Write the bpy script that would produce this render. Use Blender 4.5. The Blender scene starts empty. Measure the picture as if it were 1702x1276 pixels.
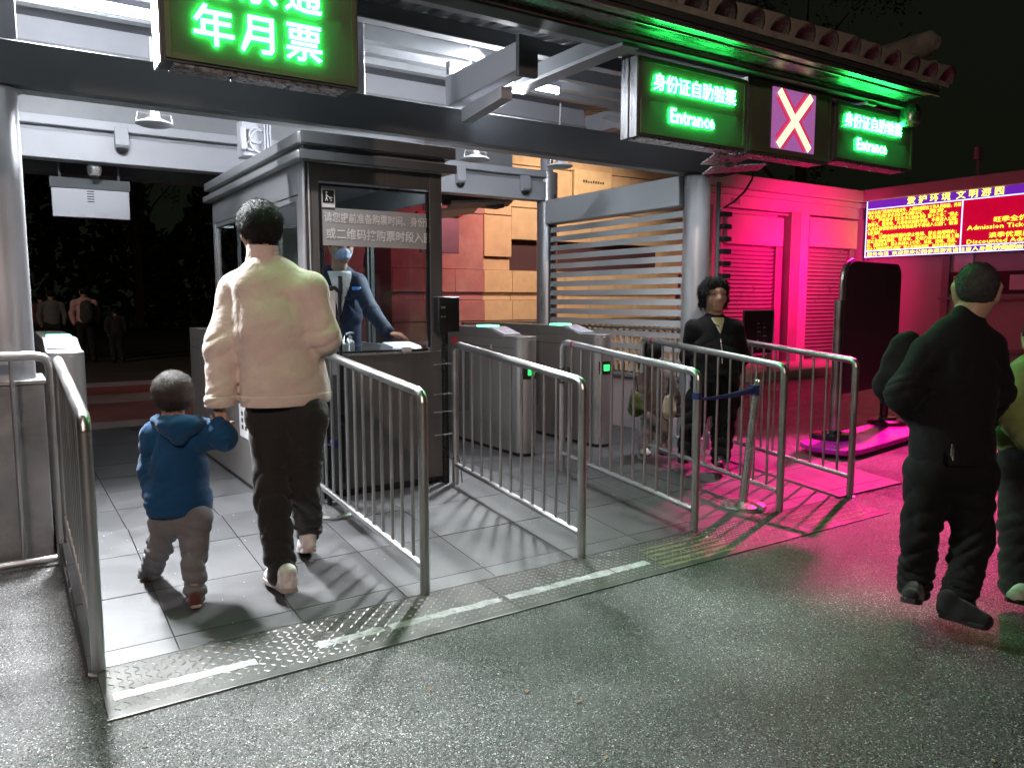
import bpy, bmesh, math, random
import numpy as np
from mathutils import Vector, Matrix, Quaternion
random.seed(7)
S = bpy.context.scene
COL = S.collection
R = math.radians

# ------------------------------------------------------------------ camera, world, exposure, lights
cd = bpy.data.cameras.new('camera'); cam = bpy.data.objects.new('camera', cd); COL.objects.link(cam)
cd.sensor_width = 36.0; cd.lens = 36.0 * 1282.35 / 1702.0; cd.clip_start = 0.05; cd.clip_end = 800
cr, cu, cf = Vector((0.834347, -0.55124, -0.00066)), Vector((0.060042, 0.08969, 0.994158)), Vector((0.54796, 0.829512, -0.10793))
cam.matrix_world = Matrix(((cr.x, cu.x, -cf.x, 0), (cr.y, cu.y, -cf.y, 0), (cr.z, cu.z, -cf.z, 1.5), (0, 0, 0, 1)))
S.camera = cam

W = bpy.data.worlds.new('World'); S.world = W; W.use_nodes = True
nt = W.node_tree; nt.nodes.clear()
sky = nt.nodes.new('ShaderNodeTexSky'); sky.sky_type = 'NISHITA'; sky.sun_disc = False
sky.sun_elevation = R(-4); sky.sun_rotation = R(200)
b1 = nt.nodes.new('ShaderNodeBackground'); b1.inputs['Strength'].default_value = 0.05
nt.links.new(sky.outputs[0], b1.inputs['Color'])
b2 = nt.nodes.new('ShaderNodeBackground'); b2.inputs['Color'].default_value = (0.55, 0.66, 0.40, 1); b2.inputs['Strength'].default_value = 0.008   # the city's glow
ad = nt.nodes.new('ShaderNodeAddShader'); wo = nt.nodes.new('ShaderNodeOutputWorld')
nt.links.new(b1.outputs[0], ad.inputs[0]); nt.links.new(b2.outputs[0], ad.inputs[1]); nt.links.new(ad.outputs[0], wo.inputs['Surface'])

vs = S.view_settings; vs.view_transform = 'Standard'; vs.look = 'None'; vs.exposure = 0.0; vs.gamma = 1.0
vs.use_curve_mapping = False
S.render.engine = 'CYCLES'
cy = S.cycles; cy.use_denoising = True; cy.max_bounces = 7; cy.diffuse_bounces = 3; cy.glossy_bounces = 4
cy.transmission_bounces = 6; cy.transparent_max_bounces = 10; cy.sample_clamp_indirect = 6; cy.caustics_reflective = False; cy.caustics_refractive = False

TUBE_E, SIGN_E = 420.0, 60.0
def area(name, loc, target, size, power, color, spread=180, size_y=None):
    l = bpy.data.lights.new(name, 'AREA'); l.energy = power; l.color = color; l.size = size; l.spread = R(spread)
    if size_y: l.shape = 'RECTANGLE'; l.size_y = size_y
    o = bpy.data.objects.new(name, l); COL.objects.link(o); o.location = loc
    o.rotation_euler = (Vector(target) - Vector(loc)).to_track_quat('-Z', 'Y').to_euler()
    return o
# magenta floodlights that wash the ticket hall, the warm floods on the stone hall, a street lamp behind the photographer
area('pink_floodlight', (13.9, 7.8, 2.6), (14.5, 10.8, 2.1), 0.7, 180, (1.0, 0.002, 0.158), 105)
def spot(name, loc, target, power, color, angle, blend=0.7, radius=0.15):
    l = bpy.data.lights.new(name, 'SPOT'); l.energy = power; l.color = color; l.spot_size = R(angle); l.spot_blend = blend; l.shadow_soft_size = radius
    o = bpy.data.objects.new(name, l); COL.objects.link(o); o.location = loc; o.rotation_euler = (Vector(target) - Vector(loc)).to_track_quat('-Z', 'Y').to_euler(); return o
spot('pink_floodlight', (13.0, 6.6, 8.0), (6.5, 3.4, 0.0), 15000, (1.0, 0.012, 0.27), 23, 0.45)
spot('pink_floodlight', (13.2, 4.2, 4.2), (16.9, 8.0, 1.6), 16, (1.0, 0.004, 0.28), 100)
spot('warm_floodlight', (7.6, 8.4, 4.3), (8.3, 11.0, 1.9), 560, (1.0, 0.78, 0.54), 92, 0.6)
spot('red_floodlight', (5.2, 8.9, 3.6), (5.6, 11.0, 1.9), 150, (1.0, 0.28, 0.32), 110)
area('park_lamp_light', (-4.0, 13.0, 4.6), (2.0, 18.5, 1.0), 0.3, 42, (1.0, 0.75, 0.62), 120)
area('street_lamp_light', (-2.6, -4.2, 5.5), (1.4, 4.2, 1.3), 0.35, 85, (1.0, 0.72, 0.62), 90)

# ------------------------------------------------------------------ materials
def _n(t, kind, **kw):
    n = t.nodes.new(kind)
    for k, v in kw.items(): setattr(n, k, v)
    return n
MATS = {}
def mat(name, col, rough=0.5, metal=0.0, var=0.12, vscale=6.0, bump=0.0, bscale=60.0, rvar=0.1, emit=None, estr=0, spec=0.5, stretch=None, sheen=0.0, dark=None, darkscale=1.5, coat=0.0):
    m = bpy.data.materials.new(name); m.use_nodes = True; t = m.node_tree; p = t.nodes['Principled BSDF']
    p.inputs['Roughness'].default_value = rough; p.inputs['Metallic'].default_value = metal
    p.inputs['Specular IOR Level'].default_value = spec
    if coat: p.inputs['Coat Weight'].default_value = coat; p.inputs['Coat Roughness'].default_value = 0.08
    if sheen: p.inputs['Sheen Weight'].default_value = sheen
    tc = _n(t, 'ShaderNodeTexCoord'); vec = tc.outputs['Object']
    if stretch:
        mp = _n(t, 'ShaderNodeMapping'); mp.inputs['Scale'].default_value = stretch; t.links.new(vec, mp.inputs['Vector']); vec = mp.outputs[0]
    nz = _n(t, 'ShaderNodeTexNoise'); nz.inputs['Scale'].default_value = vscale; nz.inputs['Detail'].default_value = 6; t.links.new(vec, nz.inputs['Vector'])
    mr = _n(t, 'ShaderNodeMapRange'); mr.inputs['From Min'].default_value = 0.3; mr.inputs['From Max'].default_value = 0.7
    mr.inputs['To Min'].default_value = 1 - var; mr.inputs['To Max'].default_value = 1 + var; t.links.new(nz.outputs['Fac'], mr.inputs['Value'])
    mx = _n(t, 'ShaderNodeMix', data_type='RGBA', blend_type='MULTIPLY'); mx.inputs['Factor'].default_value = 1
    mx.inputs['A'].default_value = (*col, 1); t.links.new(mr.outputs[0], mx.inputs['B']); out = mx.outputs['Result']
    if dark:   # stains with a shape of their own
        n2 = _n(t, 'ShaderNodeTexNoise'); n2.inputs['Scale'].default_value = darkscale; n2.inputs['Detail'].default_value = 8; n2.inputs['Roughness'].default_value = 0.65; t.links.new(tc.outputs['Object'], n2.inputs['Vector'])
        r2 = _n(t, 'ShaderNodeMapRange'); r2.inputs['From Min'].default_value = 0.48; r2.inputs['From Max'].default_value = 0.68; r2.inputs['To Max'].default_value = dark[3]; t.links.new(n2.outputs['Fac'], r2.inputs['Value'])
        m2 = _n(t, 'ShaderNodeMix', data_type='RGBA'); m2.inputs['B'].default_value = (*dark[:3], 1); t.links.new(r2.outputs[0], m2.inputs['Factor']); t.links.new(out, m2.inputs['A']); out = m2.outputs['Result']
    t.links.new(out, p.inputs['Base Color'])
    if rvar:
        rr = _n(t, 'ShaderNodeMapRange'); rr.inputs['From Min'].default_value = 0.3; rr.inputs['From Max'].default_value = 0.7
        rr.inputs['To Min'].default_value = max(0.02, rough - rvar); rr.inputs['To Max'].default_value = min(1, rough + rvar); t.links.new(nz.outputs['Fac'], rr.inputs['Value']); t.links.new(rr.outputs[0], p.inputs['Roughness'])
    if bump:
        n3 = _n(t, 'ShaderNodeTexNoise'); n3.inputs['Scale'].default_value = bscale; n3.inputs['Detail'].default_value = 5; t.links.new(vec, n3.inputs['Vector'])
        bp = _n(t, 'ShaderNodeBump'); bp.inputs['Strength'].default_value = bump; bp.inputs['Distance'].default_value = 0.01; t.links.new(n3.outputs['Fac'], bp.inputs['Height']); t.links.new(bp.outputs[0], p.inputs['Normal'])
    if emit: p.inputs['Emission Color'].default_value = (*emit, 1); p.inputs['Emission Strength'].default_value = estr
    MATS[name] = m; return m

steel = mat('brushed_steel', (0.58, 0.58, 0.58), 0.36, 1.0, 0.08, 5, 0.05, 300, 0.07)
dull_steel = mat('dull_steel', (0.40, 0.40, 0.40), 0.4, 1.0, 0.15, 4, 0.05, 200, 0.1, dark=(0.15, 0.14, 0.13, 0.5), darkscale=3)
cab_steel = mat('cabinet_steel', (0.42, 0.41, 0.40), 0.42, 0.75, 0.05, 3, 0.02, 120, 0.05, stretch=(6, 6, 0.5))
white_paint = mat('white_paint', (0.46, 0.47, 0.52), 0.45, 0, 0.05, 3, 0.03, 30, dark=(0.45, 0.45, 0.46, 0.35), darkscale=1.2)
grey_paint = mat('grey_paint', (0.30, 0.31, 0.33), 0.45, 0, 0.1, 3, 0.03, 30, dark=(0.16, 0.16, 0.17, 0.4), darkscale=1.2)
dark_paint = mat('dark_grey_paint', (0.085, 0.092, 0.098), 0.78, 0, 0.15, 2, 0.03, 30)
deck_paint = mat('deck_paint', (0.13, 0.14, 0.145), 0.55, 0, 0.15, 2, 0.03, 30)
ceil_paint = mat('ceiling_paint', (0.16, 0.165, 0.18), 0.6, 0, 0.06, 2, 0.03, 30)
booth_paint = mat('booth_aluminium', (0.40, 0.41, 0.43), 0.38, 0.35, 0.06, 3, 0.02, 80, stretch=(1, 1, 6))
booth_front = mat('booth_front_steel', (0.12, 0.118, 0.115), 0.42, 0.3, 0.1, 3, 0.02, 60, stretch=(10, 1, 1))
black = mat('black_plastic', (0.015, 0.015, 0.016), 0.35, 0, 0.2, 6)
black_metal = mat('black_metal', (0.02, 0.02, 0.02), 0.3, 0.4, 0.2, 6)
chrome = mat('chrome', (0.72, 0.72, 0.72), 0.26, 0.9, 0.08, 6, rvar=0.06)
lilac = mat('card_reader_plastic', (0.62, 0.64, 0.78), 0.25, 0, 0.05, 6, coat=0.5)
sign_body = mat('sign_acrylic', (0.10, 0.11, 0.075), 0.35, 0, 0.15, 2, 0.04, 20)
sign_trim = mat('sign_trim', (0.13, 0.12, 0.08), 0.55, 0.3, 0.1, 5)
alu = mat('aluminium', (0.6, 0.61, 0.63), 0.3, 0.9, 0.08, 4, stretch=(8, 8, 1))
tile_roof = mat('roof_tile_clay', (0.24, 0.22, 0.18), 0.8, 0, 0.3, 8, 0.5, 30)
gutter_m = mat('gutter_metal', (0.22, 0.22, 0.21), 0.28, 0.85, 0.1, 4, 0.02, 20, stretch=(1, 8, 8))
pink_wall = mat('plaster_wall', (0.50, 0.44, 0.46), 0.8, 0, 0.07, 1.5, 0.1, 25, dark=(0.42, 0.38, 0.38, 0.4), darkscale=0.7)
shutter_m = mat('shutter_metal', (0.6, 0.6, 0.6), 0.35, 0.5, 0.08, 3)
pillar_m = mat('pillar_paint', (0.28, 0.24, 0.25), 0.6, 0, 0.1, 2, 0.1, 30)
stone_m = mat('tan_stone', (0.60, 0.42, 0.27), 0.75, 0, 0.10, 5, 0.15, 55, dark=(0.46, 0.31, 0.19, 0.4), darkscale=4)
stone2_m = mat('pale_tan_stone', (0.66, 0.48, 0.30), 0.72, 0, 0.09, 7, 0.15, 40, dark=(0.52, 0.35, 0.21, 0.4), darkscale=5)
red_m = mat('red_stone', (0.42, 0.17, 0.18), 0.75, 0, 0.15, 4, 0.2, 50, dark=(0.45, 0.28, 0.27, 0.6), darkscale=3)
maroon_m = mat('maroon_glass', (0.07, 0.03, 0.04), 0.75, 0, 0.1, 2)
fence_white = mat('fence_white', (0.7, 0.68, 0.64), 0.5, 0, 0.06, 4)
led_white = mat('tube_glow', (0.9, 0.9, 0.9), 0.5, emit=(0.93, 0.96, 1.0), estr=TUBE_E, var=0.01)
led_green = mat('green_led', (0.1, 0.3, 0.1), 0.5, emit=(0.022, 1.0, 0.14), estr=SIGN_E, var=0.01)
led_lamp = mat('green_indicator', (0.1, 0.5, 0.2), 0.4, emit=(0.01, 1.0, 0.10), estr=3.0, var=0.01)
led_mint = mat('mint_light_bar', (0.2, 0.6, 0.4), 0.3, emit=(0.10, 1.0, 0.42), estr=5.0, var=0.01)
led_yellow = mat('yellow_led', (0.5, 0.5, 0.1), 0.5, emit=(1.0, 0.86, 0.05), estr=2.6, var=0.01)
led_red_field = mat('red_led_field', (0.2, 0.01, 0.02), 0.5, emit=(1.0, 0.0, 0.055), estr=0.55, var=0.4, vscale=3)
led_blue = mat('blue_led_field', (0.05, 0.02, 0.2), 0.5, emit=(0.20, 0.02, 0.62), estr=0.7, var=0.3)
led_border = mat('blue_white_led', (0.3, 0.3, 0.8), 0.5, emit=(0.40, 0.42, 1.0), estr=3.0, var=0.01)
led_cream = mat('cream_led', (0.8, 0.8, 0.5), 0.5, emit=(1.0, 0.88, 0.45), estr=1.6, var=0.01)
led_redline = mat('red_led_edge', (0.5, 0.0, 0.1), 0.5, emit=(1.0, 0.02, 0.12), estr=0.8, var=0.01)
plate_m = mat('tread_plate_steel', (0.065, 0.063, 0.06), 0.6, 0.3, 0.2, 5, 0.15, 60, 0.12, dark=(0.10, 0.09, 0.08, 0.7), darkscale=3)
lug_m = mat('tread_lug_steel', (0.24, 0.24, 0.235), 0.38, 0.9, 0.2, 9, 0, 60, 0.08)
lane_white = mat('worn_white_paint', (0.42, 0.43, 0.44), 0.55, 0, 0.3, 30, 0.3, 80, dark=(0.22, 0.21, 0.2, 0.85), darkscale=9)
lane_yellow = mat('worn_yellow_paint', (0.20, 0.19, 0.09), 0.6, 0, 0.4, 20, 0.3, 80, dark=(0.09, 0.09, 0.07, 0.9), darkscale=7)
grout = mat('grout', (0.04, 0.04, 0.04), 0.9, 0, 0.2, 20)
magenta_lit_paint = mat('pink_lit_base', (0.75, 0.02, 0.60), 0.3, 0, 0.05, 3)  # magenta floodlight put into the slab's own colour
navy_board = mat('notice_board_back', (0.035, 0.022, 0.026), 0.8, 0, 0.2, 2)
paper = mat('paper', (0.72, 0.72, 0.74), 0.8, 0, 0.04, 5)
belt_blue = mat('blue_belt', (0.03, 0.045, 0.22), 0.6, 0, 0.1, 40)
red_tape = mat('red_tape', (0.4, 0.02, 0.05), 0.6)
leaf_m = mat('leaves', (0.04, 0.058, 0.035), 0.85, 0, 0.4, 1.5)
bark_m = mat('bark', (0.08, 0.06, 0.05), 0.9, 0, 0.3, 6, 0.5, 20)

def glass_mat(name, tint, gloss=0.08, rough=0.02):
    m = bpy.data.materials.new(name); m.use_nodes = True; t = m.node_tree; t.nodes.clear()
    o = _n(t, 'ShaderNodeOutputMaterial'); tr = _n(t, 'ShaderNodeBsdfTransparent'); tr.inputs[0].default_value = (*tint, 1)
    g = _n(t, 'ShaderNodeBsdfGlossy'); g.inputs['Roughness'].default_value = rough; geo = _n(t, 'ShaderNodeNewGeometry'); dt = _n(t, 'ShaderNodeVectorMath', operation='DOT_PRODUCT'); t.links.new(geo.outputs['Normal'], dt.inputs[0]); t.links.new(geo.outputs['Incoming'], dt.inputs[1])
    ab = _n(t, 'ShaderNodeMath', operation='ABSOLUTE'); t.links.new(dt.outputs['Value'], ab.inputs[0]); iv = _n(t, 'ShaderNodeMath', operation='SUBTRACT'); iv.inputs[0].default_value = 1; t.links.new(ab.outputs[0], iv.inputs[1])
    pw_ = _n(t, 'ShaderNodeMath', operation='POWER'); pw_.inputs[1].default_value = 5; t.links.new(iv.outputs[0], pw_.inputs[0]); mm = _n(t, 'ShaderNodeMath', operation='MULTIPLY_ADD'); mm.inputs[1].default_value = 0.9; mm.inputs[2].default_value = gloss; t.links.new(pw_.outputs[0], mm.inputs[0])
    mx = _n(t, 'ShaderNodeMixShader'); t.links.new(mm.outputs[0], mx.inputs[0]); t.links.new(tr.outputs[0], mx.inputs[1]); t.links.new(g.outputs[0], mx.inputs[2]); t.links.new(mx.outputs[0], o.inputs[0])
    return m
glass = glass_mat('window_glass', (0.86, 0.9, 0.9), 0.04)
def frosted_mat():
    m = bpy.data.materials.new('frosted_film'); m.use_nodes = True; t = m.node_tree; p = t.nodes['Principled BSDF']
    p.inputs['Base Color'].default_value = (0.40, 0.41, 0.41, 1); p.inputs['Roughness'].default_value = 0.6; p.inputs['Alpha'].default_value = 0.82; return m
frosted = frosted_mat()

def floor_tile_mat():
    m = bpy.data.materials.new('grey_floor_tile'); m.use_nodes = True; t = m.node_tree; p = t.nodes['Principled BSDF']
    tc = _n(t, 'ShaderNodeTexCoord'); oi = _n(t, 'ShaderNodeObjectInfo')
    geo = _n(t, 'ShaderNodeNewGeometry')
    n1 = _n(t, 'ShaderNodeTexNoise'); n1.inputs['Scale'].default_value = 3.0; n1.inputs['Detail'].default_value = 8; n1.inputs['Roughness'].default_value = 0.7; t.links.new(geo.outputs['Position'], n1.inputs['Vector'])
    n2 = _n(t, 'ShaderNodeTexNoise'); n2.inputs['Scale'].default_value = 180; t.links.new(geo.outputs['Position'], n2.inputs['Vector'])
    ramp = _n(t, 'ShaderNodeValToRGB'); ramp.color_ramp.elements[0].position = 0.3; ramp.color_ramp.elements[0].color = (0.050, 0.050, 0.053, 1); ramp.color_ramp.elements[1].position = 0.7; ramp.color_ramp.elements[1].color = (0.110, 0.110, 0.115, 1)
    t.links.new(n1.outputs['Fac'], ramp.inputs[0])
    n1.inputs['Distortion'].default_value = 0.6
    mr = _n(t, 'ShaderNodeMapRange'); mr.inputs['To Min'].default_value = 0.78; mr.inputs['To Max'].default_value = 1.16; t.links.new(oi.outputs['Random'], mr.inputs['Value'])
    mx = _n(t, 'ShaderNodeMix', data_type='RGBA', blend_type='MULTIPLY'); mx.inputs['Factor'].default_value = 1; t.links.new(ramp.outputs[0], mx.inputs['A']); t.links.new(mr.outputs[0], mx.inputs['B']); t.links.new(mx.outputs['Result'], p.inputs['Base Color'])
    rr = _n(t, 'ShaderNodeMapRange'); rr.inputs['To Min'].default_value = 0.3; rr.inputs['To Max'].default_value = 0.62; t.links.new(n1.outputs['Fac'], rr.inputs['Value']); t.links.new(rr.outputs[0], p.inputs['Roughness'])
    bp = _n(t, 'ShaderNodeBump'); bp.inputs['Strength'].default_value = 0.15; bp.inputs['Distance'].default_value = 0.004; t.links.new(n2.outputs['Fac'], bp.inputs['Height']); t.links.new(bp.outputs[0], p.inputs['Normal'])
    return m
tile_m = floor_tile_mat()

def asphalt_mat():
    m = bpy.data.materials.new('asphalt'); m.use_nodes = True; t = m.node_tree; p = t.nodes['Principled BSDF']
    geo = _n(t, 'ShaderNodeNewGeometry'); P0 = geo.outputs['Position']
    vo = _n(t, 'ShaderNodeTexVoronoi'); vo.inputs['Scale'].default_value = 230; t.links.new(P0, vo.inputs['Vector'])
    vo2 = _n(t, 'ShaderNodeTexVoronoi'); vo2.inputs['Scale'].default_value = 110; t.links.new(P0, vo2.inputs['Vector'])
    n1 = _n(t, 'ShaderNodeTexNoise'); n1.inputs['Scale'].default_value = 1.3; n1.inputs['Detail'].default_value = 9; n1.inputs['Roughness'].default_value = 0.7; t.links.new(P0, n1.inputs['Vector'])
    bw = _n(t, 'ShaderNodeSeparateColor'); t.links.new(vo.outputs['Color'], bw.inputs[0])
    cr_ = _n(t, 'ShaderNodeValToRGB'); e = cr_.color_ramp.elements; e[0].position = 0.1; e[0].color = (0.015, 0.015, 0.016, 1); e[1].position = 0.95; e[1].color = (0.185, 0.185, 0.182, 1)
    k = cr_.color_ramp.elements.new(0.975); k.color = (0.75, 0.74, 0.7, 1)
    t.links.new(bw.outputs[0], cr_.inputs[0])
    mr = _n(t, 'ShaderNodeMapRange'); mr.inputs['From Min'].default_value = 0.3; mr.inputs['From Max'].default_value = 0.7; mr.inputs['To Min'].default_value = 0.65; mr.inputs['To Max'].default_value = 1.3; t.links.new(n1.outputs['Fac'], mr.inputs['Value'])
    mx = _n(t, 'ShaderNodeMix', data_type='RGBA', blend_type='MULTIPLY'); mx.inputs['Factor'].default_value = 1; t.links.new(cr_.outputs[0], mx.inputs['A']); t.links.new(mr.outputs[0], mx.inputs['B']); t.links.new(mx.outputs['Result'], p.inputs['Base Color'])
    rr = _n(t, 'ShaderNodeMapRange'); rr.inputs['To Min'].default_value = 0.2; rr.inputs['To Max'].default_value = 0.5; t.links.new(bw.outputs[1], rr.inputs['Value']); t.links.new(rr.outputs[0], p.inputs['Roughness'])
    n4 = _n(t, 'ShaderNodeTexNoise'); n4.inputs['Scale'].default_value = 0.7; n4.inputs['Detail'].default_value = 5; n4.inputs['Distortion'].default_value = 0.8; t.links.new(P0, n4.inputs['Vector'])
    dm = _n(t, 'ShaderNodeMapRange'); dm.inputs['From Min'].default_value = 0.42; dm.inputs['From Max'].default_value = 0.62; dm.inputs['To Min'].default_value = 0.62; dm.inputs['To Max'].default_value = 1.15; t.links.new(n4.outputs['Fac'], dm.inputs['Value'])
    ml = _n(t, 'ShaderNodeMath', operation='MULTIPLY'); t.links.new(rr.outputs[0], ml.inputs[0]); t.links.new(dm.outputs[0], ml.inputs[1]); t.links.new(ml.outputs[0], p.inputs['Roughness'])
    m3 = _n(t, 'ShaderNodeMix', data_type='RGBA', blend_type='MULTIPLY'); m3.inputs['Factor'].default_value = 1; t.links.new(mx.outputs['Result'], m3.inputs['A']); t.links.new(dm.outputs[0], m3.inputs['B']); t.links.new(m3.outputs['Result'], p.inputs['Base Color'])
    b1_ = _n(t, 'ShaderNodeBump'); b1_.inputs['Strength'].default_value = 0.75; b1_.inputs['Distance'].default_value = 0.004; b1_.invert = True; t.links.new(vo.outputs['Distance'], b1_.inputs['Height'])
    b2_ = _n(t, 'ShaderNodeBump'); b2_.inputs['Strength'].default_value = 0.4; b2_.inputs['Distance'].default_value = 0.006; b2_.invert = True; t.links.new(vo2.outputs['Distance'], b2_.inputs['Height']); t.links.new(b1_.outputs[0], b2_.inputs['Normal'])
    t.links.new(b2_.outputs[0], p.inputs['Normal']); p.inputs['Specular IOR Level'].default_value = 0.55
    return m
asphalt = asphalt_mat()

# ------------------------------------------------------------------ object helpers
def tag(o, label=None, cat=None, group=None, kind=None):
    if label: o['label'] = label
    if cat: o['category'] = cat
    if group: o['group'] = group
    if kind: o['kind'] = kind
    return o
def thing(name, label, cat, loc=(0, 0, 0), group=None):
    o = bpy.data.objects.new(name, None); COL.objects.link(o); o.location = loc; o.empty_display_size = 0.1
    return tag(o, label, cat, group)
def wloc(o):
    v = Vector((0, 0, 0))
    while o is not None: v += o.location; o = o.parent
    return v
class MB:
    def __init__(s): s.v = []; s.f = []
    def add(s, vs, fs):
        n = len(s.v); s.v += [tuple(x) for x in vs]; s.f += [tuple(i + n for i in f) for f in fs]; return s
    def hexa(s, p):   # 8 corners: bottom ring 0-3 (ccw), top ring 4-7
        return s.add(p, [(3, 2, 1, 0), (4, 5, 6, 7), (0, 1, 5, 4), (1, 2, 6, 5), (2, 3, 7, 6), (3, 0, 4, 7)])
    def box(s, x0, x1, y0, y1, z0, z1):
        return s.hexa([(x0, y0, z0), (x1, y0, z0), (x1, y1, z0), (x0, y1, z0), (x0, y0, z1), (x1, y0, z1), (x1, y1, z1), (x0, y1, z1)])
    def prism(s, poly, d):   # closed 3D polygon extruded by vector d
        n = len(poly); a = [Vector(p) for p in poly]; b = [p + Vector(d) for p in a]
        nr = Vector((0, 0, 0))
        for i in range(n): nr += a[i].cross(a[(i + 1) % n])
        if nr.dot(Vector(d)) < 0: a.reverse(); b.reverse()
        return s.add(a + b, [tuple(range(n - 1, -1, -1)), tuple(range(n, 2 * n))] + [(i, (i + 1) % n, (i + 1) % n + n, i + n) for i in range(n)])
    def tube(s, pts, r, seg=12, caps=True):
        pts = [Vector(p) for p in pts]; n = len(pts); rs = r if isinstance(r, (list, tuple)) else [r] * n
        t0 = (pts[1] - pts[0]).normalized(); up = Vector((0, 0, 1)) if abs(t0.z) < 0.9 else Vector((1, 0, 0))
        nn = t0.cross(up).normalized(); vs = []
        for i in range(n):
            if i == 0: t = t0
            elif i == n - 1: t = (pts[i] - pts[i - 1]).normalized()
            else: t = ((pts[i] - pts[i - 1]).normalized() + (pts[i + 1] - pts[i]).normalized()).normalized()
            nn = (nn - t * nn.dot(t)).normalized(); bb = t.cross(nn)
            for k in range(seg):
                a = 2 * math.pi * k / seg; vs.append(pts[i] + (nn * math.cos(a) + bb * math.sin(a)) * rs[i])
        fs = [(i * seg + k, i * seg + (k + 1) % seg, (i + 1) * seg + (k + 1) % seg, (i + 1) * seg + k) for i in range(n - 1) for k in range(seg)]
        if caps: fs += [tuple(range(seg - 1, -1, -1)), tuple((n - 1) * seg + k for k in range(seg))]
        return s.add(vs, fs)
    def lathe(s, c, prof, seg=28):
        vs = []; n = len(prof)
        for (r, z) in prof:
            for k in range(seg):
                a = 2 * math.pi * k / seg; vs.append((c[0] + r * math.cos(a), c[1] + r * math.sin(a), c[2] + z))
        fs = [(i * seg + k, i * seg + (k + 1) % seg, (i + 1) * seg + (k + 1) % seg, (i + 1) * seg + k) for i in range(n - 1) for k in range(seg)]
        fs += [tuple(range(seg - 1, -1, -1)), tuple((n - 1) * seg + k for k in range(seg))]
        return s.add(vs, fs)
    def build(s, name, m, parent=None, bevel=0, smooth=True, angle=35):
        me = bpy.data.meshes.new(name); off = wloc(parent) if parent else Vector((0, 0, 0))
        me.from_pydata([(x - off.x, y - off.y, z - off.z) for x, y, z in s.v], [], s.f); me.update()
        if m: me.materials.append(m)
        if smooth:
            me.polygons.foreach_set('use_smooth', [True] * len(me.polygons)); me.set_sharp_from_angle(angle=R(angle))
        o = bpy.data.objects.new(name, me); COL.objects.link(o); o.parent = parent
        if bevel:
            b = o.modifiers.new('bevel', 'BEVEL'); b.width = bevel; b.segments = 2; b.limit_method = 'ANGLE'
        return o
def bx(name, m, parent, *a, bevel=0):
    return MB().box(*a).build(name, m, parent, bevel)
def tb(name, m, parent, pts, r, seg=12):
    return MB().tube(pts, r, seg).build(name, m, parent)
def copy_tree(o, parent=None, loc=None):
    c = o.copy(); COL.objects.link(c); c.parent = parent
    if loc is not None: c.location = loc
    for ch in list(o.children): copy_tree(ch, c)
    return c
def text(name, body, size, m, parent, origin, xdir, ydir=(0, 0, 1), extrude=0.006, offset=0.0, align='LEFT', sx=1.0, spacing=1.0):
    """lettering as solid mesh: origin = baseline start, xdir = reading direction"""
    cu_ = bpy.data.curves.new(name, 'FONT'); cu_.body = body; cu_.size = 1.0; cu_.extrude = extrude / size; cu_.offset = offset; cu_.align_x = align; cu_.resolution_u = 1; cu_.space_character = spacing
    tmp = bpy.data.objects.new(name + '_src', cu_); COL.objects.link(tmp)
    bpy.context.view_layer.update()
    me = bpy.data.meshes.new_from_object(tmp.evaluated_get(bpy.context.evaluated_depsgraph_get()))
    bpy.data.objects.remove(tmp); me.name = name
    X = Vector(xdir).normalized(); Y = Vector(ydir).normalized(); Z = X.cross(Y)
    off = Vector(origin) - (wloc(parent) if parent else Vector((0, 0, 0)))
    M = Matrix(((X.x * size * sx, Y.x * size, Z.x * size, off.x), (X.y * size * sx, Y.y * size, Z.y * size, off.y), (X.z * size * sx, Y.z * size, Z.z * size, off.z), (0, 0, 0, 1)))
    me.transform(M); me.materials.clear(); me.materials.append(m)
    o = bpy.data.objects.new(name, me); COL.objects.link(o); o.parent = parent; return o

# ------------------------------------------------------------------ organic surfaces (people)
def nets(f, o, h):
    dims = np.array(f.shape) - 1; acc = np.zeros((*dims, 3)); cnt = np.zeros(dims); quads = []
    for ax in range(3):
        s0 = [slice(None)] * 3; s1 = [slice(None)] * 3; s0[ax] = slice(0, -1); s1[ax] = slice(1, None)
        a = f[tuple(s0)]; b = f[tuple(s1)]; crs = (a < 0) != (b < 0); idx = np.argwhere(crs)
        pos = idx.astype(float); pos[:, ax] += a[crs] / (a[crs] - b[crs]); u, v = (ax + 1) % 3, (ax + 2) % 3; cells = []
        for du, dv in ((0, 0), (-1, 0), (-1, -1), (0, -1)):
            c = idx.copy(); c[:, u] += du; c[:, v] += dv; ok = ((c >= 0) & (c < dims)).all(1)
            np.add.at(acc, tuple(c[ok].T), pos[ok]); np.add.at(cnt, tuple(c[ok].T), 1); cells.append((c, ok))
        okall = cells[0][1] & cells[1][1] & cells[2][1] & cells[3][1]; ins = (a[crs] < 0)
        quads.append((np.stack([c[okall] for c, _ in cells], 1), ins[okall]))
    act = cnt > 0; ids = np.full(dims, -1); ids[act] = np.arange(act.sum())
    V = acc[act] / cnt[act][:, None] * h + np.array(o); F = []
    for q, ins in quads:
        i = ids[q[..., 0], q[..., 1], q[..., 2]]; i[~ins] = i[~ins][:, ::-1]; F.append(i)
    return V, np.concatenate(F)
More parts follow.
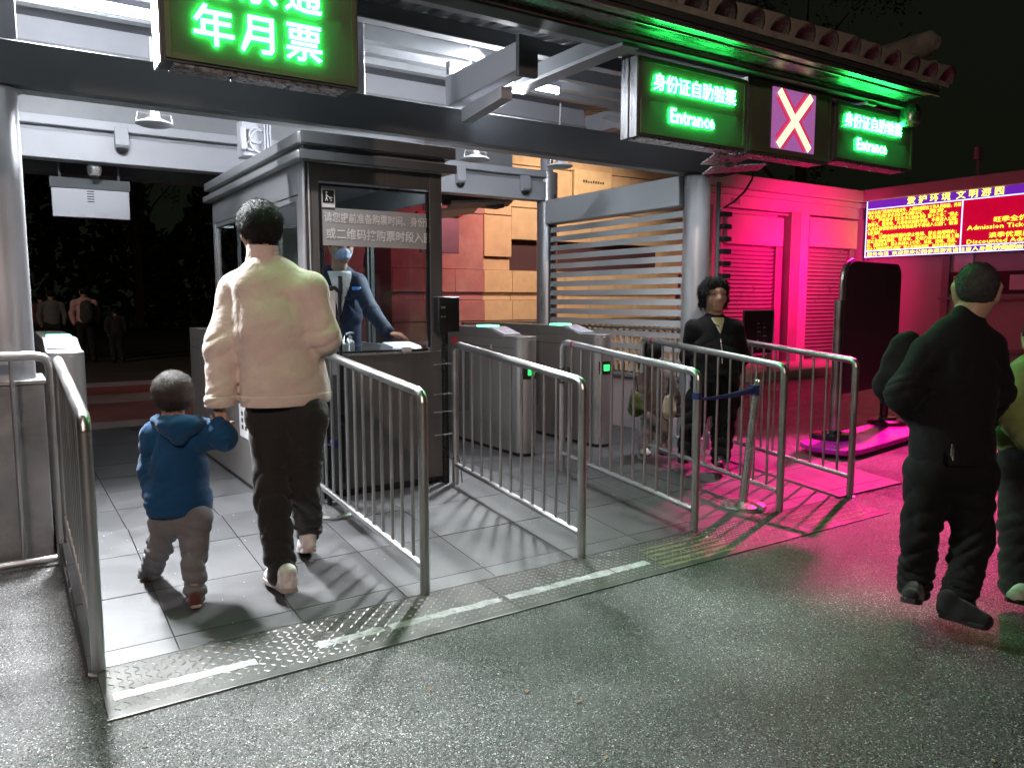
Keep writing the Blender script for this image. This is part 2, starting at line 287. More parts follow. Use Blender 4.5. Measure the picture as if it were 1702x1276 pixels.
def sdf(prims, h, k=0.018, sub=(), cuts=(), wr=0.0, wf=22.0, seed=0, wz=1.6, box=None, infl=0.0, folds=()):
    """smooth union of tapered capsules ('c', a, b, ra, rb, squash, axis) and ellipsoids ('e', centre, radii, forward)"""
    lo = np.full(3, 1e9); hi = -lo
    for p in prims:
        for c, r_ in ((p[1], p[3]), (p[2], p[4])) if p[0] == 'c' else ((p[1], max(p[2])),):
            lo = np.minimum(lo, np.array(c) - r_); hi = np.maximum(hi, np.array(c) + r_)
    lo -= 3 * h + k; hi += 3 * h + k
    if box is not None: lo = np.maximum(lo, np.array(box[0])); hi = np.minimum(hi, np.array(box[1]))
    g = [np.arange(lo[i], hi[i] + h, h) for i in range(3)]
    X = np.stack(np.meshgrid(*g, indexing='ij'), -1).astype(np.float32)
    def dist(p):
        if p[0] == 'c':
            a = np.array(p[1], np.float32); b = np.array(p[2], np.float32); ra, rb, sq, axv = p[3:7]
            q = X - a; d = b - a
            if sq != 1:
                n = np.array(axv, np.float32); q = q + (q @ n)[..., None] * n * (sq - 1); d = d + (d @ n) * n * (sq - 1)
            tt = np.clip((q @ d) / max(float(d @ d), 1e-9), 0, 1)
            return np.linalg.norm(q - tt[..., None] * d, axis=-1) - (ra + (rb - ra) * tt)
        c = np.array(p[1], np.float32); fw = np.array(p[3], np.float32); fw = fw / np.linalg.norm(fw); up = np.array((0, 0, 1), np.float32)
        rt = np.cross(fw, up); rt /= np.linalg.norm(rt); up = np.cross(rt, fw); q = X - c
        L = np.stack((q @ rt / p[2][0], q @ fw / p[2][1], q @ up / p[2][2]), -1); n = np.linalg.norm(L, axis=-1)
        return (n - 1) * min(p[2]) * (0.6 + 0.4 * 1)
    acc = np.zeros(X.shape[:3], np.float32)
    for p in prims: acc += np.exp(-np.clip(dist(p) / k, -25, 25))
    f = -k * np.log(acc + 1e-20)
    if wr:
        rg = np.random.RandomState(seed); w = 0
        for i in range(5):
            kv = rg.normal(size=3) * wf * (0.7 + 0.45 * i); kv[2] *= wz; k2 = rg.normal(size=3) * 9
            w = w + (2 * np.abs(np.sin(0.5 * (X @ kv.astype(np.float32)) + 1.3 * np.sin(X @ k2.astype(np.float32)) + rg.rand() * 6)) ** 0.7 - 1) / (1 + 0.5 * i)
        f = f - wr * w * 0.5
    if folds:
        rg = np.random.RandomState(seed + 77)
        for c, rad, amp, freq, dv in folds:
            q = X - np.array(c, np.float32); g_ = np.exp(-(q * q).sum(-1) / rad ** 2); k2 = (rg.normal(size=3) * 14).astype(np.float32); k3 = (rg.normal(size=3) * 6).astype(np.float32)
            dv = np.array(dv, float); dv = dv / np.linalg.norm(dv) + rg.normal(size=3) * 0.25
            ph = q @ (dv * freq).astype(np.float32) + 1.6 * np.sin(q @ k2 + rg.rand() * 6) + 1.2 * np.sin(q @ k3 + rg.rand() * 6)
            f = f + amp * g_ * ((1 - np.abs(np.sin(ph))) ** 1.6 * 1.6 - 0.45)
    f = f - infl
    for p in sub: f = np.maximum(f, -dist(p))
    for c, n in cuts: f = np.maximum(f, (X - np.array(c, np.float32)) @ np.array(n, np.float32))
    return nets(f.astype(float), lo, h)
def organic(name, m, parent, grids):
    Vs, Fs, n = [], [], 0
    for g in grids:
        V, F = g; Vs.append(V); Fs.append(F + n); n += len(V)
    V = np.concatenate(Vs) - np.array(wloc(parent)); F = np.concatenate(Fs)
    me = bpy.data.meshes.new(name); me.vertices.add(len(V)); me.vertices.foreach_set('co', V.astype(np.float32).ravel())
    me.loops.add(F.size); me.loops.foreach_set('vertex_index', F.astype(np.int32).ravel())
    me.polygons.add(len(F)); me.polygons.foreach_set('loop_start', np.arange(0, F.size, 4, dtype=np.int32)); me.polygons.foreach_set('loop_total', np.full(len(F), 4, np.int32))
    me.update(calc_edges=True); me.validate(); me.polygons.foreach_set('use_smooth', [True] * len(me.polygons)); me.materials.append(m)
    o = bpy.data.objects.new(name, me); COL.objects.link(o); o.parent = parent; return o
V3 = lambda p: np.array(p, float)
def cap(a, b, ra, rb=None, sq=1.0, ax=(0, 1, 0)): return ('c', tuple(a), tuple(b), ra, ra if rb is None else rb, sq, tuple(ax))
def unit(v): v = V3(v); return v / np.linalg.norm(v)
def head_prims(c, fw, s=1.0):
    c = V3(c); fw = unit(fw); up = np.array((0, 0, 1.0)); rt = unit(np.cross(fw, up)); up = np.cross(rt, fw)
    q = lambda x, y, z: tuple(c + (rt * x + fw * y + up * z) * s)
    P_ = [('e', q(0, -0.008, 0.03), (0.074 * s, 0.094 * s, 0.088 * s), tuple(fw)), ('e', q(0, 0.022, -0.04), (0.060 * s, 0.066 * s, 0.078 * s), tuple(fw)),
          cap(q(0, 0.082, 0.012), q(0, 0.104, -0.022), 0.009 * s, 0.0135 * s), cap(q(-0.017, 0.086, -0.028), q(0.017, 0.086, -0.028), 0.010 * s),
          cap(q(-0.020, 0.082, -0.054), q(0.020, 0.082, -0.054), 0.0075 * s), cap(q(-0.018, 0.080, -0.064), q(0.018, 0.080, -0.064), 0.0085 * s),
          cap(q(-0.012, 0.070, -0.092), q(0.012, 0.070, -0.092), 0.020 * s), cap(q(-0.045, 0.072, 0.026), q(-0.014, 0.083, 0.026), 0.010 * s), cap(q(0.045, 0.072, 0.026), q(0.014, 0.083, 0.026), 0.010 * s),
          ('e', q(-0.044, 0.052, -0.025), (0.024 * s,) * 3, tuple(fw)), ('e', q(0.044, 0.052, -0.025), (0.024 * s,) * 3, tuple(fw))]
    for sg in (-1, 1):
        P_.append(('e', q(sg * 0.079, -0.006, -0.006), (0.008 * s, 0.019 * s, 0.030 * s), tuple(fw)))
        P_.append(cap(q(sg * 0.083, -0.020, 0.018), q(sg * 0.080, 0.0, 0.024), 0.006 * s))
    return P_
def hand_grid(w, d, nrm, s=1.0, curl=0.5, thumb=1):
    """palm from wrist w along d; nrm = direction the palm faces; fingers curl towards nrm"""
    w = V3(w); d = unit(d); nrm = unit(V3(nrm) - d * np.dot(nrm, d)); sd = np.cross(d, nrm) * thumb; pr = []
    pr.append(('c', tuple(w), tuple(w + d * 0.075 * s), 0.026 * s, 0.036 * s, 1.9, tuple(nrm)))
    for i, (L, x) in enumerate(((0.072, 0.028), (0.082, 0.0095), (0.076, -0.0095), (0.058, -0.027))):
        p = w + d * 0.078 * s + sd * x * s; a = 0.0
        for j, fr in enumerate((0.42, 0.32, 0.26)):
            a += curl * (0.7 if j == 0 else 1.0); dd = d * math.cos(a) + nrm * math.sin(a); e = p + dd * L * fr * s
            pr.append(cap(p, e, (0.0095 - 0.001 * j) * s, (0.0088 - 0.001 * j) * s)); p = e
    p = w + d * 0.022 * s + sd * 0.024 * s; d1 = unit(d * 0.6 + sd * 0.75 + nrm * 0.25)
    e = p + d1 * 0.038 * s; pr.append(cap(p, e, 0.0125 * s, 0.011 * s)); e2 = e + unit(d * 0.9 + sd * 0.25 + nrm * 0.35) * 0.033 * s; pr.append(cap(e, e2, 0.0105 * s, 0.009 * s))
    return sdf(pr, 0.0042 * s, 0.004 * s)
def shoe_grid(heel, toe, s=1.0, h=0.006):
    heel, toe = V3(heel), V3(toe); d = toe - heel; L = np.linalg.norm(d); d = d / L; up = np.array((0, 0, 1.0)); up = unit(up - d * np.dot(up, d))
    q = lambda t, z: tuple(heel + d * t * L + up * z * s)
    pr = [cap(q(0.10, 0.042), q(0.10, 0.085), 0.038 * s, 0.040 * s), cap(q(0.12, 0.034), q(0.45, 0.036), 0.036 * s, 0.040 * s), cap(q(0.45, 0.036), q(0.85, 0.030), 0.042 * s, 0.036 * s), cap(q(0.2, 0.075), q(0.6, 0.055), 0.034 * s, 0.028 * s)]
    return sdf(pr, h * s, 0.008, cuts=[(tuple(heel + up * 0.012 * s), tuple(-up))])
def sole(name, heel, toe, m, parent, s=1.0, ht=0.024):
    heel, toe = V3(heel), V3(toe); d = toe - heel; L = np.linalg.norm(d); d = d / L; up = unit(np.array((0, 0, 1.0)) - d * d[2]); sd = np.cross(d, up); poly = []
    for t, wv in ((-0.03, 0.016), (0.0, 0.032), (0.12, 0.038), (0.4, 0.034), (0.7, 0.046), (0.88, 0.040), (0.98, 0.020)): poly.append((t, wv))
    pts = [tuple(heel + d * t * L + sd * wv * s) for t, wv in poly] + [tuple(heel + d * t * L - sd * wv * s) for t, wv in reversed(poly)]
    return MB().prism(pts, tuple(up * ht * s)).build(name, m, parent, bevel=0.004)
def cloth(name, col, rough=0.85, **kw):
    return mat(name, col, rough, 0, kw.pop('var', 0.1), kw.pop('vscale', 14), kw.pop('bump', 0.35), kw.pop('bscale', 260), 0.06, spec=0.25, sheen=kw.pop('sheen', 0.15), **kw)
skin = mat('skin', (0.48, 0.30, 0.22), 0.5, 0, 0.08, 18, 0.08, 200)
skin.node_tree.nodes['Principled BSDF'].inputs['Subsurface Weight'].default_value = 0.08
def strands(parent, m, hairobj, n, length, seed=1, lift=0.25, width=0.0016):
    """short locks of hair growing out of the hair mass"""
    rg = random.Random(seed); me = hairobj.data; nv = len(me.vertices); b = MB(); off = wloc(parent)
    for _ in range(n):
        v = me.vertices[rg.randrange(nv)]; nrm = v.normal; p = v.co + off
        dn = Vector((rg.gauss(0, .45), rg.gauss(0, .45), -1)); dn = (dn - nrm * dn.dot(nrm)); dn = dn.normalized() if dn.length > 1e-4 else Vector((1, 0, 0))
        L = length * rg.uniform(0.5, 1.2); sd = dn.cross(nrm).normalized() * width * rg.uniform(.7, 1.6)
        p0 = p - nrm * 0.003; p1 = p0 + dn * L * 0.5 + nrm * (0.004 + L * lift * 0.6); p2 = p0 + dn * L + nrm * (L * lift)
        b.add([p0 - sd, p0 + sd, p1 - sd * .8, p1 + sd * .8, p2], [(0, 1, 3, 2), (2, 3, 4)])
    return tag(b.build('hair_locks', m, parent, smooth=False), kind='stuff')
hair_m = mat('black_hair', (0.008, 0.0075, 0.0075), 0.62, 0, 0.4, 30, 0.7, 160, 0.05, spec=0.3, stretch=(3, 3, 0.4))

# ================================================================== SETTING
RS = 0.088                                             # slope of the tiled ramp
rz = lambda y: 0.0 if y < 3.41 else min(0.14, RS * (y - 3.41))
tag(MB().add([(-120, -60, 0), (160, -60, 0), (160, 200, 0), (-120, 200, 0)], [(0, 1, 2, 3)]).build('ground', asphalt, None, smooth=False), kind='structure')
fl = MB()                                             # mortar bed of ramp and platform, tiles lie in it
fl.prism([(0.20, 3.41, -0.02), (0.20, 3.41, 0.004), (0.20, 5.0, 0.128), (0.20, 9.2, 0.128), (0.20, 9.2, -0.02)], (5.9, 0, 0))
floor = tag(fl.build('floor', grout, None, smooth=False), kind='structure')
def tile_mesh(w, d, t=0.012):
    g = 0.0025; b = MB().box(g, w - g, g, d - g, -t, 0); me = bpy.data.meshes.new('tile'); me.from_pydata(b.v, [], b.f); me.materials.append(tile_m); return me
xs = [0.21, 0.555, 1.09, 1.625, 2.155, 2.69, 3.22, 3.75, 4.28, 4.815, 5.35, 6.09]; ys = [3.415, 3.55, 4.065, 4.58, 4.998]
cache = {}
def lay_tile(x0, x1, y0, y1, z, tilt):
    key = (round(x1 - x0, 3), round(y1 - y0, 3))
    if key not in cache: cache[key] = tile_mesh((x1 - x0), (y1 - y0))
    o = bpy.data.objects.new('tile', cache[key]); COL.objects.link(o); o.parent = floor; o.location = (x0, y0, z + random.uniform(-0.0006, 0.0006)); o.rotation_euler = (tilt, 0, 0)
for i in range(len(xs) - 1):
    for j in range(len(ys) - 1):
        lay_tile(xs[i], xs[i + 1], ys[j], ys[j + 1], RS * (ys[j] - 3.41) + 0.0125, math.atan(RS))
    y = 5.0
    while y < 9.1: lay_tile(xs[i], xs[i + 1], y, min(y + 0.525, 9.2), 0.141, 0); y += 0.525
# paving behind the gates
pv = mat('red_brown_paving', (0.25, 0.085, 0.075), 0.8, 0, 0.2, 2, 0.3, 60); pv2 = mat('pale_paving', (0.30, 0.24, 0.22), 0.8, 0, 0.2, 2, 0.3, 60); pv3 = mat('dark_paving', (0.06, 0.05, 0.045), 0.85, 0, 0.3, 1, 0.3, 60)
for nm, m_, y0, y1, z in (('paving', pv2, 9.2, 9.75, 0.132), ('paving', pv, 9.75, 11.6, 0.130), ('paving', pv2, 11.6, 12.6, 0.131), ('paving', pv, 12.6, 13.9, 0.130), ('path', pv3, 13.9, 60, 0.128)):
    tag(MB().box(-40, 5.4, y0, y1, -0.05, z).build(nm, m_, None, smooth=False), kind='structure')
tag(MB().box(-40, 5.4, 13.82, 13.9, 0.0, 0.19).build('kerb', grey_paint, None, smooth=False), kind='structure')

# tread plate strip with raised lugs
plate = thing('tread_plate', 'worn diamond tread steel strip with broken white stripe along foot of ramp', 'tread plate', (2.7, 3.2, 0))
seams = [0.235, 1.02, 2.03, 3.05, 4.06, 5.17]
for a, b in zip(seams[:-1], seams[1:]):
    MB().prism([(a + .002, 2.985, 0.001), (a + .002, 2.985, 0.006), (a + .002, 3.0, 0.012), (a + .002, 3.408, 0.016), (a + .002, 3.408, 0.001)], (b - a - 0.004, 0, 0)).build('steel_sheet', plate_m, plate)
lg = MB(); random.seed(3)
nx = int((5.16 - 0.25) / 0.034); ny = 11
for i in range(nx):
    for j in range(ny):
        x = 0.255 + i * 0.034 + 0.017; y = 3.02 + j * 0.035 + 0.01
        if 0 and y > 3.39: continue
        if random.random() < 0.04: continue
        a = R(45) if (i + j) % 2 else R(-45); c, s_ = math.cos(a), math.sin(a); z = 0.0122 + (y - 3.0) * 0.0098; L, w, hh = 0.0165, 0.0045, 0.0036 * random.uniform(0.6, 1)
        pt = [(x + c * L, y + s_ * L, z), (x - s_ * w, y + c * w, z), (x - c * L, y - s_ * L, z), (x + s_ * w, y - c * w, z)]
        tp = [(x + c * L * .6, y + s_ * L * .6, z + hh), (x - c * L * .6, y - s_ * L * .6, z + hh)]
        lg.add(pt + tp, [(0, 1, 5, 4), (1, 2, 5), (2, 3, 4, 5), (3, 0, 4)])
tag(lg.build('raised_lug', lug_m, plate, smooth=False), kind='stuff')
ed = MB(); ed.box(0.235, 5.17, 2.978, 2.986, 0.0, 0.007); ed.box(0.235, 5.17, 3.408, 3.4145, 0.0, 0.0185); ed.build('edge_strip', lug_m, plate)
def stripe(x0, x1, yc, w, m_, nm, z_=0.0150):
    b = MB(); n = 14; up = []; dn = []
    for k in range(n + 1):
        x = x0 + (x1 - x0) * k / n; up.append((x, yc + w / 2 + random.uniform(-.007, .007))); dn.append((x, yc - w / 2 + random.uniform(-.007, .007)))
    vs = [(x, y, 0.0137 + (y - 3.0) * 0.0098) for x, y in up] + [(x, y, 0.0137 + (y - 3.0) * 0.0098) for x, y in dn]
    b.add(vs, [(k, n + 1 + k, n + 2 + k, k + 1) for k in range(n)]); return b.build(nm, m_, plate, smooth=False)
for x0, x1 in ((0.27, 0.80), (1.06, 1.37), (1.40, 2.00), (2.04, 2.73), (2.74, 3.0)): stripe(x0, x1, 3.135, 0.058, lane_white, 'white_stripe')
for k in range(6): stripe(3.02 + k * 0.015, 3.62 + k * 0.015, 3.03 + k * 0.056, 0.024, lane_yellow, 'yellow_stripe')
for k in range(5): stripe(4.42, 5.05, 3.04 + k * 0.066, 0.02, lane_yellow, 'yellow_stripe')
gs = MB(); random.seed(11)                                # grit and chewing gum on the ground, each a few millimetres
for k in range(500):
    x = random.uniform(0.2, 5.5); y = random.uniform(0.9, 5.0); r_ = random.uniform(0.0015, 0.004); z = rz(y) + (0.013 if y > 2.98 and x < 5.17 else 0.001)
    gs.add([(x - r_, y, z), (x, y - r_, z), (x + r_ * 1.2, y, z), (x, y + r_, z), (x, y, z + r_)], [(0, 1, 4), (1, 2, 4), (2, 3, 4), (3, 0, 4)])
tag(gs.build('gravel', paper, None, smooth=False), None, None, None, 'stuff')
lv = MB(); dl_m = mat('dry_leaf', (0.16, 0.11, 0.05), 0.8, 0, 0.4, 30)
for k in range(46):
    x = random.uniform(-1.5, 6.5); y = random.uniform(1.0, 4.6); z = (rz(y) if 0.2 < x < 5.4 else 0) + (0.018 if y > 2.98 and 0.2 < x < 5.4 else 0.004); a = random.uniform(0, 6.28); s_ = random.uniform(0.010, 0.022); c_, d_ = math.cos(a) * s_, math.sin(a) * s_
    lv.add([(x - c_, y - d_, z), (x - d_ * .5, y + c_ * .5, z + .004), (x + c_, y + d_, z + .002), (x + d_ * .5, y - c_ * .5, z)], [(0, 3, 2, 1)])
tag(lv.build('leaves', dl_m, None, smooth=False), kind='stuff')

# ================================================================== CANOPY
can = thing('entrance_canopy', 'grey steel gateway canopy with tiled eave and round columns over the turnstiles', 'canopy', (2.8, 5.3, 0))
XL, XR, YF, YB = 0.03, 5.62, 5.3, 7.73
col_m = mat('column_steel', (0.50, 0.51, 0.54), 0.33, 0.55, 0.06, 2, 0.02, 40, stretch=(3, 3, 0.5), dark=(0.35, 0.34, 0.35, 0.3), darkscale=1.0)
for x, y in ((XL, YF), (XR, YF), (XR, YB)):
    MB().lathe((x, y, 0), [(0.15, 0.0), (0.15, 0.16), (0.125, 0.17), (0.125, 2.66), (0.15, 2.665)] if y == YF else [(0.15, 0.0), (0.125, 0.17), (0.125, 3.02)], 32).build('column', col_m, can)
MB().lathe((XR - 0.03, 7.70, 3.0), [(0.075, 0), (0.075, 0.75)], 20).build('column', white_paint, can)
# front beam, tapering beyond the right column
fb = MB().box(-2.4, 5.95, 5.22, 5.32, 2.69, 2.93); fb.hexa([(5.95, 5.22, 2.69), (6.62, 5.22, 2.87), (6.62, 5.32, 2.87), (5.95, 5.32, 2.69), (5.95, 5.22, 2.93), (6.62, 5.22, 2.92), (6.62, 5.32, 2.92), (5.95, 5.32, 2.93)])
fb.build('front_beam', dark_paint, can, bevel=0.006)  # dark tone is the backlit beam's shade put into the paint
bx('beam_flange', grey_paint, can, -2.4, 5.9, 5.322, 5.44, 2.69, 2.71)
# rear beam
bx('rear_beam', white_paint, can, -2.4, 5.52, 7.62, 7.80, 2.68, 2.90, bevel=0.006)
bx('rear_beam_lip', grey_paint, can, -2.4, 5.50, 7.66, 7.80, 2.902, 2.945)
bx('rear_beam_cap', white_paint, can, -2.4, 5.50, 7.58, 7.84, 2.947, 3.02, bevel=0.004)
bx('rear_panel', grey_paint, can, -2.4, 5.2, 7.86, 7.90, 2.95, 3.62)
bx('rear_upper_beam', white_paint, can, -2.4, 6.1, 7.62, 7.78, 3.60, 3.80, bevel=0.005)
bx('rear_upper_flange', grey_paint, can, -2.4, 6.1, 7.58, 7.80, 3.575, 3.598)
bx('soffit_beam', dark_paint, can, -2.4, 5.4, 8.35, 8.55, 2.66, 2.95)
bx('side_beam', white_paint, can, 6.1, 6.26, 5.0, 7.62, 3.5, 3.72, bevel=0.005)
MB().tube([(6.14, 5.36, 2.93), (5.9, 7.0, 3.55)], 0.06, 4).build('brace', white_paint, can)
bx('post', white_paint, can, 5.55, 5.70, 5.42, 5.5, 2.7, 3.45, bevel=0.004)
for x in (2.12, 0.06): bx('post', grey_paint, can, x, x + 0.11, 5.24, 5.30, 2.932, 3.42, bevel=0.004)
# roof deck with corrugations and purlins
dz = lambda y: 3.30 + 0.15 * (y - 4.0)
dk = MB()
for k in range(64):
    x = -2.4 + k * 0.146
    dk.hexa([(x, 3.98, dz(3.98)), (x + 0.09, 3.98, dz(3.98)), (x + 0.09, 8.6, dz(8.6)), (x, 8.6, dz(8.6)), (x, 3.98, dz(3.98) + 0.03), (x + 0.09, 3.98, dz(3.98) + 0.03), (x + 0.09, 8.6, dz(8.6) + 0.03), (x, 8.6, dz(8.6) + 0.03)])
dk.hexa([(-2.4, 3.98, dz(3.98) + 0.0301), (6.80, 3.98, dz(3.98) + 0.0301), (6.95, 8.6, dz(8.6) + 0.0301), (-2.4, 8.6, dz(8.6) + 0.0301), (-2.4, 3.98, dz(3.98) + 0.045), (6.80, 3.98, dz(3.98) + 0.045), (6.95, 8.6, dz(8.6) + 0.045), (-2.4, 8.6, dz(8.6) + 0.045)])
dk.build('roof_deck', deck_paint, can, smooth=False)
cp = MB().hexa([(-2.4, 6.7, dz(6.7) - 0.06), (6.0, 6.7, dz(6.7) - 0.06), (6.0, 7.6, dz(7.6) - 0.05), (-2.4, 7.6, dz(7.6) - 0.05), (-2.4, 6.7, dz(6.7) - 0.03), (6.0, 6.7, dz(6.7) - 0.03), (6.0, 7.6, dz(7.6) - 0.02), (-2.4, 7.6, dz(7.6) - 0.02)])
cp.build('ceiling_panel', ceil_paint, can)
for y in (4.17, 4.94, 5.62, 6.13, 6.64):
    bx('purlin', dark_paint if y < 5.5 else grey_paint, can, -2.4, 6.9, y - 0.03, y + 0.03, dz(y) - 0.115, dz(y) - 0.004, bevel=0.003)  # front purlins darker, rear ones lighter: shade and tube light put into paint
    bx('purlin_flange', grey_paint, can, -2.4, 6.9, y - 0.055, y + 0.035, dz(y) - 0.124, dz(y) - 0.1155)
# cantilever brackets to the eave
for x in (-0.9, 2.90):
    b = MB().hexa([(x, 4.33, 2.99), (x + 0.13, 4.33, 2.99), (x + 0.13, 5.3, 2.945), (x, 5.3, 2.945), (x, 4.33, 3.17), (x + 0.13, 4.33, 3.17), (x + 0.13, 5.3, 3.17), (x, 5.3, 3.17)])
    b.build('cantilever', grey_paint if x < 0 else white_paint, can, bevel=0.006)
    b = MB().hexa([(x + 0.02, 4.55, 2.86), (x + 0.11, 4.55, 2.86), (x + 0.11, 5.10, 2.80), (x + 0.02, 5.10, 2.80), (x + 0.02, 4.55, 2.94), (x + 0.11, 4.55, 2.94), (x + 0.11, 5.10, 2.90), (x + 0.02, 5.10, 2.90)])
    b.build('cantilever', white_paint, can, bevel=0.004)
    bx('cantilever_end', dark_paint, can, x - 0.01, x + 0.14, 4.29, 4.328, 2.95, 3.20)
for x in (3.47, -0.45, 6.2):
    bx('rafter', grey_paint, can, x, x + 0.14, 3.95, 5.30, 3.14, 3.165)
    bx('rafter', dark_paint, can, x + 0.05, x + 0.09, 3.95, 5.30, 3.166, 3.29)
# eave: two gutters, fascia, sign rail
MB().tube([(-2.4, 3.62, 3.215), (6.70, 3.62, 3.215)], 0.018, 12).build('gutter_bead', gutter_m, can)
MB().tube([(-2.4, 3.93, 3.20), (6.72, 3.93, 3.20)], 0.018, 12).build('gutter_bead', gutter_m, can)
g = MB(); g.prism([(-2.4, 3.60, 3.235), (-2.4, 3.68, 3.222), (-2.4, 3.76, 3.234), (-2.4, 3.84, 3.222), (-2.4, 3.96, 3.206), (-2.4, 3.96, 3.26), (-2.4, 3.60, 3.27)], (9.08, 0, 0)); g.build('soffit', gutter_m, can, angle=60)
MB().tube([(-2.4, 3.77, 3.228), (6.69, 3.77, 3.228)], 0.008, 8).build('soffit_rib', gutter_m, can)
bx('sign_rail', dark_paint, can, -2.4, 6.75, 3.92, 4.06, 3.168, 3.20)
MB().lathe((6.80, 3.93, 3.08), [(0.05, -0.06), (0.09, -0.03), (0.1, 0.06), (0.07, 0.12)], 20).build('gutter_outlet', gutter_m, can)
# clay roof tiles: rows of barrel tiles over pans running up from the eave
random.seed(5)
bt = MB(); n = 9
for a0 in range(n + 1):
    t = math.pi * a0 / n
    for yy, rr in ((0, 0.088), (0.36, 0.078)):
        bt.v.append((math.cos(t) * rr, yy, math.sin(t) * rr * 1.15)); 
for a0 in range(n + 1):
    t = math.pi * a0 / n
    for yy, rr in ((0, 0.070), (0.36, 0.062)): bt.v.append((math.cos(t) * rr, yy, math.sin(t) * rr * 1.15))
o_ = 2 * (n + 1)
bt.f += [tuple(2 * k for k in range(n, -1, -1))]
for k in range(n):
    bt.f += [(2 * k, 2 * k + 1, 2 * k + 3, 2 * k + 2), (o_ + 2 * k, o_ + 2 * k + 2, o_ + 2 * k + 3, o_ + 2 * k + 1), (2 * k, 2 * k + 2, o_ + 2 * k + 2, o_ + 2 * k)]
tme = bpy.data.meshes.new('roof_tile'); tme.from_pydata(bt.v, [], bt.f); tme.materials.append(tile_roof); tme.polygons.foreach_set('use_smooth', [True] * len(tme.polygons))
slope = R(27)
for row in range(3):
    for k in range(34):
        x = -2.2 + k * 0.27
        if x > 6.8: continue
        o = bpy.data.objects.new('roof_tile', tme); COL.objects.link(o); o.parent = can
        p = Vector((x, 3.58 + row * 0.31 * math.cos(slope), 3.285 + row * 0.31 * math.sin(slope) + 0.02)); o.location = p - can.location
        o.rotation_euler = (slope + random.uniform(-.04, .04), random.uniform(-.05, .05), random.uniform(-.04, .04)); s_ = random.uniform(1.15, 1.3); o.scale = (s_, 1.05, s_)
pan = MB(); pan.prism([(-2.4, 3.59, 3.275), (6.78, 3.59, 3.275), (6.78, 5.3, 4.14), (-2.4, 5.3, 4.14)], (0, -0.015, 0.035)); pan.build('roof_slope', tile_roof, can, smooth=False)
rg = MB().tube([(6.85, 5.0, 3.66), (6.85, 4.5, 3.66), (6.85, 4.1, 3.67), (6.85, 3.9, 3.69), (6.85, 3.80, 3.71), (6.85, 3.74, 3.69)], [0.13, 0.13, 0.125, 0.12, 0.10, 0.05], 12); rg.build('ridge_roll', tile_roof, can)
rg = MB().tube([(6.86, 5.0, 3.50), (6.86, 4.5, 3.50), (6.86, 4.1, 3.49), (6.86, 3.76, 3.47)], [0.10, 0.10, 0.10, 0.085], 10); rg.build('ridge_roll', tile_roof, can)
bx('gable_board', deck_paint, can, 6.80, 6.86, 3.97, 7.8, 3.31, 3.45)

# left column casing
cs = thing('column_casing', 'dark steel box casing round the foot of the left column behind the side railing', 'casing', (-0.25, 5.3, 0))
bx('casing_body', dull_steel, cs, -0.75, 0.185, 5.12, 5.6, 0.0, 1.03, bevel=0.008)
bx('casing_lid', cab_steel, cs, -0.77, 0.195, 5.105, 5.62, 1.032, 1.05)
bx('casing_seam', black, cs, -0.22, -0.215, 5.114, 5.1195, 0.02, 1.02)

# fluorescent tubes
def tube_light(x0, x1, y, z, label, m_=None, power=400, aim=(-0.12, -0.58, -0.80), spread_=104):
    t = thing('fluorescent_light', label, 'tube light', ((x0 + x1) / 2, y, z), 'fluorescent tubes under the canopy')
    tb('glass_tube', m_ or led_white, t, [(x0 + 0.03, y, z), (x1 - 0.03, y, z)], 0.019, 10)
    bx('batten', white_paint, t, x0, x1, y - 0.03, y + 0.03, z + 0.03, z + 0.075, bevel=0.004)
    l = area('tube_glow', ((x0 + x1) / 2, y - 0.01, z - 0.024), ((x0 + x1) / 2, y - 1, z - 1), x1 - x0 - 0.08, power, (0.94, 0.97, 1.0), 170, 0.2); l.rotation_euler = Vector(aim).to_track_quat('-Z', 'X').to_euler(); l.data.spread = R(spread_)
    for x in (x0, x1 - 0.03): bx('lamp_holder', white_paint, t, x, x + 0.029, y - 0.022, y + 0.022, z - 0.025, z + 0.029)
    for x in (x0 + 0.2, x1 - 0.2): tb('hanger', grey_paint, t, [(x, y, z + 0.076), (x, y, dz(y) - 0.01)], 0.006, 6)
def added_batten_light(x0, x1, y, z, label, power):  # lamps added out of sight behind the signs to light ramp and asphalt
    t = thing('added_batten_light', label, 'batten light', ((x0 + x1) / 2, y, z), 'added downward lights, unseen behind the eave signs')
    bx('batten', white_paint, t, x0, x1, y - 0.04, y + 0.04, z, z + 0.06, bevel=0.004)
    bx('diffuser', lamp_diff, t, x0 + 0.03, x1 - 0.03, y - 0.025, y + 0.025, z - 0.014, z - 0.001)
    for x in (x0 + 0.15, x1 - 0.15): tb('hanger', grey_paint, t, [(x, y, z + 0.061), (x, y, dz(y) - 0.01)], 0.006, 6)
    l = area('added_batten_glow', ((x0 + x1) / 2, y, z - 0.02), ((x0 + x1) / 2, y - 0.3, 0), x1 - x0 - 0.06, power, (0.94, 0.97, 1.0), 122, 0.05); l.rotation_euler = (R(-6), 0, 0)
lamp_diff = mat('lamp_diffuser', (0.9, 0.9, 0.9), 0.4, emit=(0.94, 0.97, 1.0), estr=6, var=0.01)
added_batten_light(0.82, 1.62, 4.6, 3.12, 'short added batten light, unseen behind the large upper left LED sign', 20)
added_batten_light(4.40, 5.50, 4.6, 3.12, 'long added batten light, unseen behind the first right hand entrance sign', 36)
added_batten_light(-1.5, -0.4, 4.6, 3.12, 'added batten light, unseen out past the upper left corner behind the dark sign', 14)
tube_light(-0.15, 0.96, 5.55, 3.294, 'bright tube light at far upper left, between the first two hanging sign frames')
